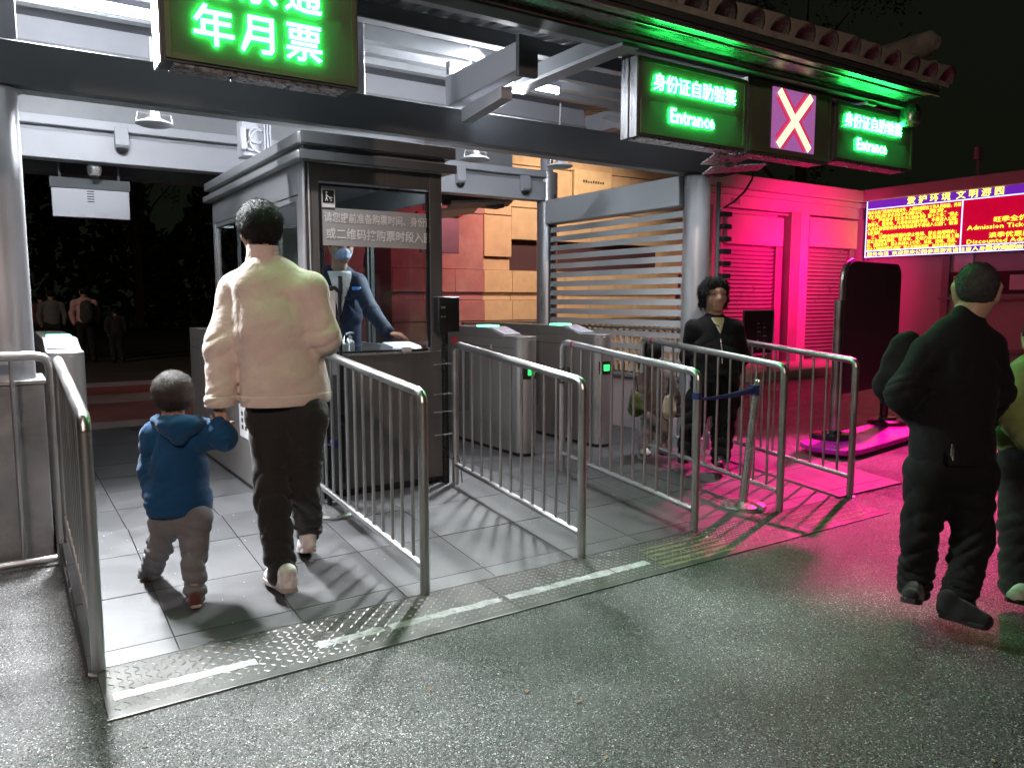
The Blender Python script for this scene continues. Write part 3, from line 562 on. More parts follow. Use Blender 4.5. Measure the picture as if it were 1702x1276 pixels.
tube_light(3.06, 4.17, 5.55, 3.294, 'bright tube light in the middle, partly behind the projecting bracket beam', mat('tube_glow_dimmed', (0.9, 0.9, 0.9), 0.5, emit=(0.93, 0.96, 1.0), estr=TUBE_E * 0.55, var=0.01), 420, (-0.78, -0.35, -0.52), 108)  # second tube's glow made weaker to keep the lower right ground darker

# saucer flood lamps under the front beam, white boxes on the rear beam
def saucer(x, z, y, label):
    t = thing('ceiling_lamp', label, 'ceiling lamp', (x, y, z), 'unlit saucer lamps hanging behind the front beam')
    MB().lathe((x, y, z), [(0.0, -0.02), (0.10, -0.012), (0.13, 0.0), (0.125, 0.01), (0.06, 0.035), (0.05, 0.04)], 24).build('dish', white_paint, t)
    MB().lathe((x, y, z), [(0.045, 0.041), (0.04, 0.085), (0.02, 0.09)], 16).build('ballast', cab_steel, t)
    tb('bracket', cab_steel, t, [(x - 0.12, y, z + 0.012), (x - 0.11, y, z + 0.07), (x + 0.11, y, z + 0.07), (x + 0.12, y, z + 0.012)], 0.006, 6)
    tb('hanger', grey_paint, t, [(x, y, z + 0.07), (x, y, z + 0.6)], 0.008, 6)
saucer(1.01, 2.76, 6.2, 'white saucer lamp hanging above the left lane beside white beam')
saucer(3.70, 2.775, 6.2, 'white saucer lamp to the right of the ticket booth roof')
saucer(4.66, 2.80, 6.2, 'white saucer lamp in front of the thin white post above rear column')
def wallbox(x, z, label):
    t = thing('wall_lamp', label, 'wall lamp', (x, 7.6, z), 'small white sensor lamps on the rear beam')
    MB().prism([(x - 0.055, 7.615, z + 0.12), (x - 0.055, 7.56, z + 0.12), (x - 0.055, 7.54, z - 0.03), (x - 0.055, 7.58, z - 0.06), (x - 0.055, 7.615, z - 0.06)], (0.11, 0, 0)).build('housing', white_paint, t, bevel=0.006)
    MB().lathe((x, 7.585, z - 0.10), [(0.02, 0.0), (0.045, 0.02), (0.05, 0.045)], 16).build('lens', black, t)
wallbox(0.965, 2.86, 'small white box lamp on the left stretch of the white rear beam')
wallbox(4.33, 2.84, 'small white box lamp on rear beam just right of the booth roof')
wallbox(5.20, 2.82, 'small white box lamp on rear beam nearest the rear column')
# carved white corbel hanging over the booth roof
_cb0 = set(o.name for o in COL.objects)
cb = thing('carved_corbel', 'white carved scroll corbel standing out above the booth roof', 'corbel', (1.70, 6.2, 2.6))
m_ = MB().box(1.60, 1.82, 6.10, 6.28, 2.58, 2.86); m_.build('block', white_paint, cb, bevel=0.01)
for r_, cx, cz in ((0.035, 1.655, 2.66), (0.055, 1.70, 2.74), (0.09, 1.74, 2.70)):
    pts = [(cx + r_ * math.cos(a), 6.095, cz + r_ * math.sin(a)) for a in [R(d) for d in range(40, 330, 18)]]
    tb('scroll', white_paint, cb, pts, 0.010, 8)
for k in range(3): bx('moulding', white_paint, cb, 1.76 + k * 0.022, 1.772 + k * 0.022, 6.08, 6.10, 2.60, 2.85)
bx('moulding', white_paint, cb, 1.575, 1.62, 6.07, 6.10, 2.62, 2.80, bevel=0.01)
tb('hanger', white_paint, cb, [(1.71, 6.19, 2.86), (1.71, 6.19, 3.52)], 0.03, 8)
cb.location = (1.768, 6.45, 2.65)
# hanging white board and dome camera behind the rear beam
hb = thing('hanging_sign', 'blank white hanging board seen from behind in the dark left opening', 'sign', (0.73, 7.9, 2.5))
bx('board', white_paint, hb, 0.43, 1.035, 7.84, 7.90, 2.225, 2.47, bevel=0.004)
for k in range(5): bx('vent_slot', black, hb, 0.70, 0.755, 7.836, 7.8395, 2.36 + k * 0.022, 2.368 + k * 0.022)
bx('hood', dark_paint, hb, 0.42, 1.045, 7.83, 7.93, 2.472, 2.56)
for x in (0.5, 0.96): tb('hanger', dark_paint, hb, [(x, 7.88, 2.56), (x, 7.88, 2.95)], 0.012, 6)
cm = thing('dome_camera', 'small ring shaped camera under rear beam above the blank board', 'camera', (0.755, 7.7, 2.6))
MB().lathe((0.755, 7.72, 2.60), [(0.02, -0.035), (0.05, -0.02), (0.06, 0.02), (0.062, 0.045), (0.03, 0.075)], 20).build('housing', chrome, cm)
MB().lathe((0.755, 7.72, 2.60), [(0.008, -0.05), (0.028, -0.042), (0.032, -0.034)], 16).build('lens', black, cm)
# tilted white roof flaps beyond the rear beam
fp = thing('roof_flap', 'tilted white awning panels just below rear beam, left of rear column', 'awning', (4.9, 8.6, 2.6))
MB().prism([(4.35, 8.3, 2.54), (5.35, 8.9, 2.72), (5.40, 9.1, 2.66), (4.40, 8.5, 2.46)], (0, 0, 0.03)).build('panel', white_paint, fp)
MB().prism([(4.5, 8.1, 2.63), (5.5, 8.3, 2.74), (5.55, 8.5, 2.70), (4.55, 8.3, 2.58)], (0, 0, 0.03)).build('panel', grey_paint, fp)

# ================================================================== LED SIGNS ON THE EAVE
def led_sign(x0, x1, z0, z1, label, y0=3.99, y1=4.17, group='LED signs hung from the eave', glow=0):
    t = thing('led_sign', label, 'LED sign', ((x0 + x1) / 2, 4.1, z0), group)
    bx('case', dark_paint, t, x0, x1, y0 + 0.006, y1, z0, z1, bevel=0.004)
    bx('screen', sign_body, t, x0 + 0.04, x1 - 0.04, y0, y0 + 0.005, z0 + 0.04, z1 - 0.04)
    for a in ((x0 + 0.012, x0 + 0.038, z0 + 0.012, z1 - 0.012), (x1 - 0.038, x1 - 0.012, z0 + 0.012, z1 - 0.012), (x0 + 0.039, x1 - 0.039, z1 - 0.038, z1 - 0.012), (x0 + 0.039, x1 - 0.039, z0 + 0.012, z0 + 0.038)):
        bx('trim', sign_trim, t, a[0], a[1], y0 - 0.008, y0 + 0.005, a[2], a[3])
    for yy in (y0 + 0.012, y0 + 0.10): bx('side_channel', alu, t, x0 - 0.012, x0 - 0.0015, yy, yy + 0.07, z0 - 0.01, z1)
    for k in range(3):
        xx = x0 + 0.05 + k * (x1 - x0 - 0.1) / 3; bx('bottom_channel', alu, t, xx, xx + (x1 - x0 - 0.1) / 3 - 0.02, y0 + 0.02, y1 - 0.02, z0 - 0.012, z0 - 0.0015)
    if glow:
        l = area('sign_glow', ((x0 + x1) / 2, y0 - 0.03, (z0 + z1) / 2), ((x0 + x1) / 2, y0 - 1, z0 - 0.9), (x1 - x0) * 0.8, glow, (0.03, 1.0, 0.22), 150, 0.3)
    return t
s1 = led_sign(0.70, 1.665, 2.61, 3.30, 'large green LED sign with two rows of Chinese, upper left', glow=8)
yt = 3.978
for i, ch in enumerate('北京通'): text('lettering', ch, 0.197, led_green, s1, (0.832 + i * 0.219, yt, 2.955), (1, 0, 0), extrude=0.004, offset=0.010)
for i, ch in enumerate('年月票'): text('lettering', ch, 0.197, led_green, s1, (0.832 + i * 0.219, yt, 2.722), (1, 0, 0), extrude=0.004, offset=0.010)
bx('hinge_strip', alu, s1, 0.86, 1.45, 4.0, 4.02, 2.585, 2.597)
s0 = led_sign(-0.95, 0.045, 2.61, 3.30, 'dark side of LED sign cut off by the upper left corner')
s2 = led_sign(3.66, 4.735, 2.61, 3.125, 'green LED entrance sign left of the cross display, nearest the cantilever beam', glow=17)
text('lettering', '身份证自助验票', 0.118, led_green, s2, (3.775, yt, 2.925), (1, 0, 0), extrude=0.003, offset=0.010)
text('lettering', 'Entrance', 0.135, led_green, s2, (3.935, yt, 2.722), (1, 0, 0), extrude=0.003, offset=0.018, sx=0.92)
s3 = led_sign(4.765, 5.765, 2.61, 3.155, 'LED lane sign with a cream cross on a purple square')
xd = mat('violet_led_field', (0.2, 0.05, 0.2), 0.5, emit=(0.52, 0.16, 0.50), estr=0.62, var=0.5, vscale=90)
hot = mat('hot_led_field', (0.4, 0.02, 0.1), 0.5, emit=(0.9, 0.05, 0.22), estr=0.6, var=0.5, vscale=70)
bx('cross_field', xd, s3, 5.02, 5.545, 3.982, 3.989, 2.665, 3.12)
for sg in (1, -1):
    cx, cz, L = 5.282, 2.892, 0.235; dx, dz_ = 0.195 * sg, 0.205
    nrm = Vector((-dz_, 0, dx)).normalized()
    for w, yy, mm_, nm in ((0.075, 3.979, hot, 'cross_glow'), (0.030, 3.973 - 0.002 * (sg > 0), led_cream, 'cross_bar')):
        q = [Vector((cx - dx, yy, cz - dz_)) + nrm * w, Vector((cx - dx, yy, cz - dz_)) - nrm * w, Vector((cx + dx, yy, cz + dz_)) - nrm * w, Vector((cx + dx, yy, cz + dz_)) + nrm * w]
        if nm == 'cross_glow': q = [Vector((cx, yy, cz)) + (p - Vector((cx, yy, cz))) * 0.9 for p in q]; q = [p + Vector((0, 0.001 * (sg > 0), 0)) for p in q]
        MB().prism(q, (0, 0.0018, 0)).build(nm, mm_, s3, smooth=False)
s4 = led_sign(5.835, 6.99, 2.66, 3.13, 'green LED entrance sign right of the cross display at the canopy end', glow=15)
text('lettering', '身份证自助验票', 0.121, led_green, s4, (5.935, yt, 2.945), (1, 0, 0), extrude=0.003, offset=0.010)
text('lettering', 'Entrance', 0.135, led_green, s4, (6.115, yt, 2.765), (1, 0, 0), extrude=0.003, offset=0.018, sx=0.92)
# small bracket plates under the signs
br = thing('sign_bracket', 'bright folded bracket plates under the cross sign', 'bracket', (4.9, 4.5, 2.62))
MB().prism([(4.55, 4.12, 2.585), (4.95, 4.12, 2.60), (5.02, 4.36, 2.58), (4.72, 4.42, 2.57)], (0, 0, 0.01)).build('plate', alu, br)
MB().prism([(4.85, 4.42, 2.56), (5.25, 4.20, 2.59), (5.42, 4.42, 2.585), (5.0, 4.66, 2.55)], (0, 0, 0.01)).build('plate', alu, br)
tb('strut', dark_paint, br, [(4.9, 4.3, 2.57), (5.9, 5.2, 2.72)], 0.02, 6)

# ================================================================== RAILINGS
def railing(x, y0, y1, label, x_far=None, cutoff=None):
    t = thing('railing', label, 'railing', (x, y0, rz(y0)), 'steel queue railings on the ramp')
    xf = x if x_far is None else x_far; rp = 0.0255; H_ = 1.045
    px = lambda y: x + (xf - x) * (y - y0) / (y1 - y0); gz = lambda y: RS * (y - y0) + rz(y0)
    b = 0.035
    pts = [(x, y0, rz(y0) + 0.0)] + [(x, y0, H_ - b * 1.5)] + [(x, y0 + b * 0.45, H_ - b * 0.4), (x, y0 + b * 1.5, H_ + 0.012)]
    tb('post', steel, t, [(x, y0, rz(y0) + 0.002), (x, y0, H_ - 0.052)], rp, 20)
    tb('handrail', steel, t, [(x, y0, H_ - 0.053), (x, y0 + 0.004, H_ - 0.03), (x, y0 + 0.018, H_ - 0.008), (x, y0 + 0.05, H_ + 0.002), (px(y1 - 0.07), y1 - 0.07, gz(y1 - 0.07) + H_ + 0.002), (xf, y1 - 0.02, gz(y1) + H_ - 0.012), (xf, y1, gz(y1) + H_ - 0.055)], rp, 20)
    tb('post', steel, t, [(xf, y1, gz(y1) + 0.002), (xf, y1, gz(y1) + H_ - 0.056)], rp, 20)
    tb('bottom_rail', steel, t, [(x, y0 + 0.022, rz(y0) + 0.155), (xf, y1 - 0.022, gz(y1) + 0.155)], 0.019, 16)
    n = 11
    for k in range(1, n + 1):
        y = y0 + (y1 - y0) * k / (n + 1); tb('bar', steel, t, [(px(y), y, gz(y) + 0.172), (px(y), y, gz(y) + H_ - 0.02)], 0.0095, 12)
    MB().lathe((x, y0, rz(y0)), [(0.04, 0.001), (0.04, 0.006), (0.028, 0.009)], 20).build('foot_flange', steel, t)
    return t
r0 = railing(0.247, 3.41, 4.93, 'nearest railing at lower left, left of the child')
r1 = railing(1.72, 3.41, 4.88, 'railing right of the man in the beige jacket, in front of the booth', 1.70)
r2 = railing(2.734, 3.41, 4.93, 'railing whose far end meets the black reader post at booth corner', 2.755)
r3 = railing(3.667, 3.41, 4.86, 'railing with the blue belt tied to its near post', 3.69)
r4 = railing(4.521, 3.41, 4.86, 'railing just behind the tilted belt post', 4.545)
r5 = railing(5.362, 3.41, 4.86, 'rightmost railing, beside the pink lit asphalt', 5.36)
for t, x, y in ((r1, 1.702, 4.80), (r3, 3.688, 4.72), (r4, 4.543, 4.74)):
    z = RS * (y - 3.41) + 1.047; MB().tube([(x, y - 0.008, z - 0.001), (x, y + 0.008, z + 0.001)], 0.0285, 16).build('tape_band', red_tape, t)
# side railing running left from the first one
t = thing('railing', 'side railing crossing the lower left edge in front of the steel casing', 'railing', (-0.4, 5.0, 0), 'steel queue railings on the ramp')
tb('post', steel, t, [(0.215, 5.0, 0.0), (0.215, 5.0, 1.12)], 0.0255, 20)
tb('handrail', steel, t, [(0.215, 5.0, 1.121), (0.208, 5.0, 1.16), (0.185, 5.0, 1.185), (0.14, 5.0, 1.197), (-1.6, 5.0, 1.197)], 0.0255, 20)
tb('bottom_rail', steel, t, [(0.192, 5.0, 0.04), (-1.6, 5.0, 0.04)], 0.02, 16)
for k in range(9): tb('bar', steel, t, [(0.03 - k * 0.19, 5.0, 0.06), (0.03 - k * 0.19, 5.0, 1.174)], 0.011, 12)

# tag hanging on the railing
pc = thing('hanging_tag', 'small red and white card hanging from railing behind the man in beige', 'tag', (1.70, 4.72, 0.95))
bx('card', paper, pc, 1.655, 1.735, 4.744, 4.748, 0.855, 1.02)
bx('red_band', red_tape, pc, 1.66, 1.73, 4.7405, 4.7435, 0.862, 0.885); bx('red_band', red_tape, pc, 1.66, 1.73, 4.7405, 4.7435, 0.96, 0.99)
bx('photo_square', grey_paint, pc, 1.675, 1.715, 4.7405, 4.7435, 0.895, 0.945)
tb('cord', black, pc, [(1.69, 4.745, 1.02), (1.70, 4.745, 1.17)], 0.003, 6)

# belt posts
def stanchion(x, y, label, tip, h, z):
    t = thing('belt_post', label, 'belt post', (x, y, z))
    MB().lathe((x, y, z), [(0.165, 0.0), (0.165, 0.012), (0.155, 0.024), (0.11, 0.034), (0.05, 0.042), (0.0, 0.043)], 40).build('base', chrome, t)
    tb('pole', chrome, t, [(x, y, z + 0.036), (x + tip[0], y + tip[1], z + h)], 0.031, 24)
    MB().tube([(x + tip[0], y + tip[1], z + h - 0.002), (x + tip[0] * 1.07, y + tip[1] * 1.07, z + h + 0.012)], 0.034, 24).build('cap', chrome, t)
    return t
st = stanchion(4.385, 3.62, 'chrome belt post leaning right on round base near the yellow marked plate', (0.085, -0.03), 0.90, 0.02)
bx('belt_slot', belt_blue, st, 4.415, 4.450, 3.56, 3.63, 0.83, 0.90)
bl = MB(); n = 14
A_, B_ = Vector((4.43, 3.575, 0.875)), Vector((3.70, 3.42, 0.87))
for k in range(n + 1):
    t_ = k / n; p = A_.lerp(B_, t_); p.z -= 0.012 * 4 * t_ * (1 - t_); w = 0.024 - 0.016 * t_
    bl.v += [(p.x, p.y, p.z + w), (p.x, p.y, p.z - w)]
bl.f += [(2 * k, 2 * k + 1, 2 * k + 3, 2 * k + 2) for k in range(n)]
bo = bl.build('belt', belt_blue, st); sm = bo.modifiers.new('thick', 'SOLIDIFY'); sm.thickness = 0.003
MB().tube([(3.66, 3.41, 0.875), (3.66, 3.41, 0.915)], 0.030, 16).build('belt_knot', belt_blue, st)

fs = thing('sign_stand', 'black framed notice stand on chrome disc half hidden by man in beige', 'sign stand', (1.70, 4.79, 0.122))
MB().lathe((1.73, 4.79, 0.122), [(0.2, 0.0), (0.2, 0.010), (0.19, 0.022), (0.12, 0.034), (0.04, 0.042), (0.0, 0.043)], 44).build('base', chrome, fs)
tb('pole', black_metal, fs, [(1.73, 4.79, 0.16), (1.73, 4.79, 0.95)], 0.017, 12)
tb('frame', black_metal, fs, [(1.42, 4.785, 0.99), (1.42, 4.785, 1.55), (1.45, 4.785, 1.58), (1.80, 4.785, 1.58), (1.83, 4.785, 1.55), (1.83, 4.785, 0.30)], 0.013, 10)
bx('notice_sheet', paper, fs, 1.435, 1.80, 4.782, 4.788, 1.02, 1.56)
tb('belt_clip', chrome, fs, [(1.66, 4.77, 0.575), (1.80, 4.77, 0.565)], 0.006, 8)
bx('belt_head', belt_blue, fs, 1.735, 1.80, 4.755, 4.785, 0.54, 0.60, bevel=0.006)

# ================================================================== TICKET BOOTH
bo_ = thing('ticket_booth', 'aluminium and glass ticket booth with stepped flat roof and masked attendant inside', 'booth', (2.2, 6.3, 0.14))
bX0, bX1, bY0, bY1, bZ = 1.70, 2.72, 5.04, 7.62, 0.14
FX = bX1; SILL, WT = 1.13, 2.27
bx('lower_panel', booth_front, bo_, bX0 + 0.03, bX1, bY0, bY0 + 0.04, bZ, SILL, bevel=0.003)
bx('lower_panel', booth_paint, bo_, bX0, bX0 + 0.029, bY0, bY1, bZ, SILL, bevel=0.003)
bx('lower_panel', booth_paint, bo_, bX1 - 0.04, bX1, bY0 + 0.042, bY1, bZ, SILL)
bx('lower_panel', booth_paint, bo_, bX0 + 0.03, bX1 - 0.041, bY1 - 0.04, bY1, bZ, SILL)
bx('skirting', black, bo_, bX0 - 0.004, bX1 + 0.004, bY0 - 0.006, bY0 - 0.001, bZ, bZ + 0.05)
# corner posts and upper frame
bx('corner_post', booth_paint, bo_, bX0, bX0 + 0.05, bY0 + 0.03, bY0 + 0.12, SILL + 0.001, 2.40, bevel=0.003)
bx('corner_post', booth_front, bo_, bX0 + 0.005, bX0 + 0.10, bY0, bY0 + 0.028, bZ, 2.40, bevel=0.003)
bx('corner_post', booth_front, bo_, bX1 - 0.10, bX1, bY0, bY0 + 0.05, SILL + 0.001, 2.40, bevel=0.003)
bx('corner_post', booth_paint, bo_, bX0, bX0 + 0.05, bY1 - 0.07, bY1, SILL + 0.001, 2.40, bevel=0.003)
bx('corner_post', booth_paint, bo_, bX1 - 0.06, bX1, bY1 - 0.06, bY1, SILL + 0.001, 2.40, bevel=0.003)
bx('head_panel', booth_front, bo_, bX0 + 0.101, bX1 - 0.101, bY0, bY0 + 0.03, WT + 0.015, 2.40, bevel=0.002)
bx('head_panel', booth_paint, bo_, bX0, bX0 + 0.04, bY0 + 0.121, bY1 - 0.071, 2.20, 2.40, bevel=0.002)
bx('head_panel', booth_paint, bo_, bX1 - 0.04, bX1, bY0 + 0.051, bY1 - 0.061, 2.22, 2.40)
bx('head_panel', booth_paint, bo_, bX0 + 0.051, bX1 - 0.061, bY1 - 0.04, bY1, 2.22, 2.40)
# stepped roof
bx('roof_fascia', booth_paint, bo_, bX0 - 0.06, bX1 + 0.07, bY0 - 0.07, bY1 + 0.10, 2.402, 2.455, bevel=0.008)
bx('roof_fascia', grey_paint, bo_, bX0 - 0.01, bX1 + 0.02, bY0 - 0.02, bY1 + 0.05, 2.456, 2.50)
bx('roof', booth_paint, bo_, bX0 - 0.05, bX1 + 0.06, bY0 - 0.06, bY1 + 0.07, 2.501, 2.575, bevel=0.008)
bx('cornice_front', dark_paint, bo_, bX0 - 0.045, bX1 + 0.075, bY0 - 0.095, bY0 - 0.071, 2.40, 2.458, bevel=0.003)
bx('cornice_front', dark_paint, bo_, bX0 - 0.03, bX1 + 0.07, bY0 - 0.09, bY0 - 0.061, 2.502, 2.578, bevel=0.003)
# front window: black gasket frame, glass, frosted strip
wf = bx('window', black, bo_, bX0 + 0.105, bX0 + 0.120, bY0 + 0.004, bY0 + 0.03, SILL + 0.03, WT)
for a in ((bX1 - 0.122, bX1 - 0.104, SILL + 0.03, WT), (bX0 + 0.121, bX1 - 0.123, WT - 0.015, WT), (bX0 + 0.121, bX1 - 0.123, SILL + 0.005, SILL + 0.02)):
    MB().box(a[0], a[1], bY0 + 0.004, bY0 + 0.03, a[2], a[3]).build('gasket', black, wf)
MB().box(bX0 + 0.121, bX1 - 0.123, bY0 + 0.014, bY0 + 0.020, SILL + 0.021, WT - 0.016).build('pane', glass, wf)
bx('sill', chrome, bo_, bX0 + 0.105, bX1 - 0.104, bY0 - 0.012, bY0 + 0.032, SILL - 0.012, SILL + 0.004, bevel=0.002)
fz0, fz1 = 1.865, 2.115
ff = bx('frosted_strip', frosted, bo_, bX0 + 0.124, bX1 - 0.126, bY0 + 0.009, bY0 + 0.0115, fz0, fz1)
wl = mat('white_vinyl', (0.75, 0.76, 0.76), 0.6)
text('lettering', '请您提前准备购票时间、身份证', 0.072, wl, bo_, (bX0 + 0.135, bY0 + 0.0065, 2.025), (1, 0, 0), extrude=0.0006, offset=0.01, sx=0.8)
text('lettering', '或二维码按购票时段入园', 0.078, wl, bo_, (bX0 + 0.145, bY0 + 0.0065, 1.915), (1, 0, 0), extrude=0.0006, offset=0.014, sx=0.93)
sk = bx('door_sticker', paper, bo_, bX0 + 0.123, bX0 + 0.215, bY0 + 0.009, bY0 + 0.0125, 2.10, 2.235)
bx('sticker_symbol_field', black, bo_, bX0 + 0.130, bX0 + 0.208, bY0 + 0.006, bY0 + 0.0085, 2.145, 2.228)
def strokes(name, m, parent, segs, r_, y):
    b = MB()
    for a, c in segs: b.tube([(a[0], y, a[1]), (c[0], y, c[1])], r_, 6)
    return b.build(name, m, parent)
X_, Z_ = bX0 + 0.13, 2.145
strokes('sticker_symbol', paper, bo_, [((X_ + .018, Z_ + .012), (X_ + .026, Z_ + .035)), ((X_ + .026, Z_ + .035), (X_ + .033, Z_ + .012)), ((X_ + .026, Z_ + .035), (X_ + .026, Z_ + .058)), ((X_ + .026, Z_ + .05), (X_ + .045, Z_ + .036)), ((X_ + .045, Z_ + .036), (X_ + .066, Z_ + .034)), ((X_ + .046, Z_ + .03), (X_ + .062, Z_ + .018)), ((X_ + .05, Z_ + .012), (X_ + .062, Z_ + .012))], 0.0025, bY0 + 0.005)
MB().tube([(X_ + .026, bY0 + .0035, Z_ + .068), (X_ + .026, bY0 + .0058, Z_ + .068)], 0.007, 12).build('sticker_symbol', paper, bo_)
# left side windows with sliding frames
for y0, y1 in ((5.18, 6.32), (6.36, 7.54)):
    w = MB().box(bX0 + 0.006, bX0 + 0.036, y0, y0 + 0.035, SILL + 0.001, 2.199); w.box(bX0 + 0.006, bX0 + 0.036, y1 - 0.035, y1, SILL + 0.001, 2.199); w.box(bX0 + 0.006, bX0 + 0.036, y0 + 0.0355, y1 - 0.0355, 2.16, 2.199); w.box(bX0 + 0.006, bX0 + 0.036, y0 + 0.0355, y1 - 0.0355, SILL + 0.001, SILL + 0.04)
    w = w.build('window', booth_paint, bo_, bevel=0.002)
    MB().box(bX0 + 0.018, bX0 + 0.024, y0 + 0.036, y1 - 0.036, SILL + 0.041, 2.159).build('pane', glass, w)
for y in (5.72, 6.9): bx('sliding_sash', booth_paint, bo_, bX0 + 0.040, bX0 + 0.062, y, y + 0.035, SILL + 0.04, 2.16)
# right side and rear windows
for y0, y1 in ((5.12, 6.3), (6.34, 7.5)):
    w = MB().box(bX1 - 0.036, bX1 - 0.006, y0, y0 + 0.04, SILL + 0.001, 2.219); w.box(bX1 - 0.036, bX1 - 0.006, y1 - 0.04, y1, SILL + 0.001, 2.219)
    w = w.build('window', dark_paint, bo_); MB().box(bX1 - 0.024, bX1 - 0.018, y0 + 0.041, y1 - 0.041, SILL + 0.002, 2.218).build('pane', glass, w)
w = bx('window', booth_paint, bo_, 2.18, 2.22, bY1 - 0.036, bY1 - 0.006, SILL + 0.001, 2.219)
MB().box(bX0 + 0.055, 2.178, bY1 - 0.024, bY1 - 0.018, SILL + 0.002, 2.218).build('pane', glass, w)
MB().box(2.222, bX1 - 0.065, bY1 - 0.024, bY1 - 0.018, SILL + 0.002, 2.218).build('pane', glass, w)
bx('added_ceiling_light', mat('added_booth_lamp', (0.8, 0.8, 0.8), 0.5, emit=(0.9, 0.95, 1.0), estr=15, var=0.01), bo_, 1.95, 2.45, 5.22, 5.32, 2.385, 2.398)  # lamp added to brighten the booth's inside and its attendant
bx('ceiling', white_paint, bo_, bX0 + 0.045, bX1 - 0.045, bY0 + 0.055, bY1 - 0.045, 2.399, 2.4015)
bx('counter', grey_paint, bo_, bX0 + 0.05, bX1 - 0.05, bY0 + 0.06, bY0 + 0.50, 1.08, 1.115, bevel=0.004)
bx('interior_shelf', mat('dull_pink_wood', (0.30, 0.17, 0.16), 0.6), bo_, 2.30, 2.60, 7.0, 7.5, bZ, 1.75, bevel=0.01)
bx('interior_blind', fence_white, bo_, 2.22, 2.60, 7.52, 7.54, 1.78, 2.2)
pp = tb('conduit', grey_paint, bo_, [(bX0 + 0.005, bY0 - 0.015, 2.58), (bX0 - 0.005, bY0 - 0.025, 2.42), (bX0 - 0.008, bY0 - 0.02, 2.2), (bX0 - 0.008, bY0 - 0.02, 0.16)], 0.011, 10)
tb('conduit', booth_paint, bo_, [(bX0 + 0.03, bY0 - 0.012, 2.39), (bX0 + 0.03, bY0 - 0.012, 0.5)], 0.006, 8)
# things on the counter and sill
t = thing('sanitiser_bottle', 'white pump bottle behind the tissue box in the booth window', 'bottle', (2.06, 5.19, 1.115))
MB().lathe((2.06, 5.20, 1.116), [(0.028, 0), (0.03, 0.01), (0.03, 0.09), (0.012, 0.11), (0.012, 0.13), (0.004, 0.132), (0.004, 0.15)], 18).build('bottle_body', white_paint, t)
tb('pump', white_paint, t, [(2.085, 5.19, 1.268), (2.06, 5.20, 1.272), (2.03, 5.20, 1.262)], 0.007, 8)
t = thing('tissue_box', 'crumpled white tissues at the lower left corner of the booth window', 'tissues', (1.98, 5.14, 1.115))
bx('box', paper, t, 1.89, 2.02, 5.10, 5.18, 1.116, 1.20, bevel=0.01)
random.seed(9)
tm = MB(); 
for k in range(7):
    c = Vector((1.91 + 0.016 * k, 5.13 + random.uniform(-.02, .02), 1.20)); h_ = random.uniform(0.03, 0.07); a = random.uniform(0, 3)
    tm.add([(c.x - .025 * math.cos(a), c.y - .025 * math.sin(a), c.z - .01), (c.x + .025 * math.cos(a), c.y + .025 * math.sin(a), c.z - .01), (c.x + random.uniform(-.02, .02), c.y + 0.01, c.z + h_), (c.x - .01, c.y - .01, c.z + h_ * .7)], [(0, 1, 2), (0, 2, 3), (3, 2, 1)])
tm.build('tissue', paper, t)
t = thing('payment_pad', 'pale flat keypad under the attendant\'s hand at the booth window', 'keypad', (2.5, 5.25, 1.116))
MB().prism([(2.34, 5.12, 1.117), (2.60, 5.12, 1.117), (2.60, 5.12, 1.15), (2.34, 5.12, 1.15)], (0, 0.22, 0)).build('pad_body', booth_paint, t, bevel=0.008)
MB().hexa([(2.35, 5.125, 1.151), (2.59, 5.125, 1.151), (2.59, 5.335, 1.151), (2.35, 5.335, 1.151), (2.36, 5.14, 1.168), (2.58, 5.14, 1.168), (2.58, 5.325, 1.19), (2.36, 5.325, 1.19)]).build('pad_top', white_paint, t, bevel=0.004)
bx('price_label', paper, thing('small_label', 'tiny printed label block on booth window sill', 'label', (2.42, 5.05, 1.135)), 2.38, 2.455, 5.028, 5.034, 1.134, 1.165)
# face reader on its black pole
t = thing('face_reader', 'black reader box on a tall black pole at the booth corner', 'card reader', (2.70, 4.97, 0.14))
tb('pole', black_metal, t, [(2.70, 4.98, 0.14), (2.70, 4.98, 1.30)], 0.026, 14)
bx('reader_box', black, t, 2.625, 2.80, 4.93, 5.015, 1.27, 1.525, bevel=0.008)
bx('reader_screen', chrome, t, 2.645, 2.68, 4.926, 4.9295, 1.44, 1.455); bx('reader_screen', chrome, t, 2.645, 2.68, 4.926, 4.9295, 1.375, 1.388)
bx('mount_tape', red_tape, t, 2.735, 2.765, 4.91, 4.94, 1.19, 1.235)
for z in (1.04, 0.82, 0.69, 0.52):
    tb('cable_tie', chrome, t, [(2.60, 4.965, z - 0.004), (2.67, 4.95, z), (2.72, 4.935, z + 0.001), (2.775, 4.915, z)], 0.0035, 6)
tb('cable', black, t, [(2.66, 4.96, 0.42), (2.72, 4.93, 0.33), (2.76, 4.90, 0.36), (2.77, 4.88, 0.28), (2.775, 4.87, 0.16)], 0.004, 6)

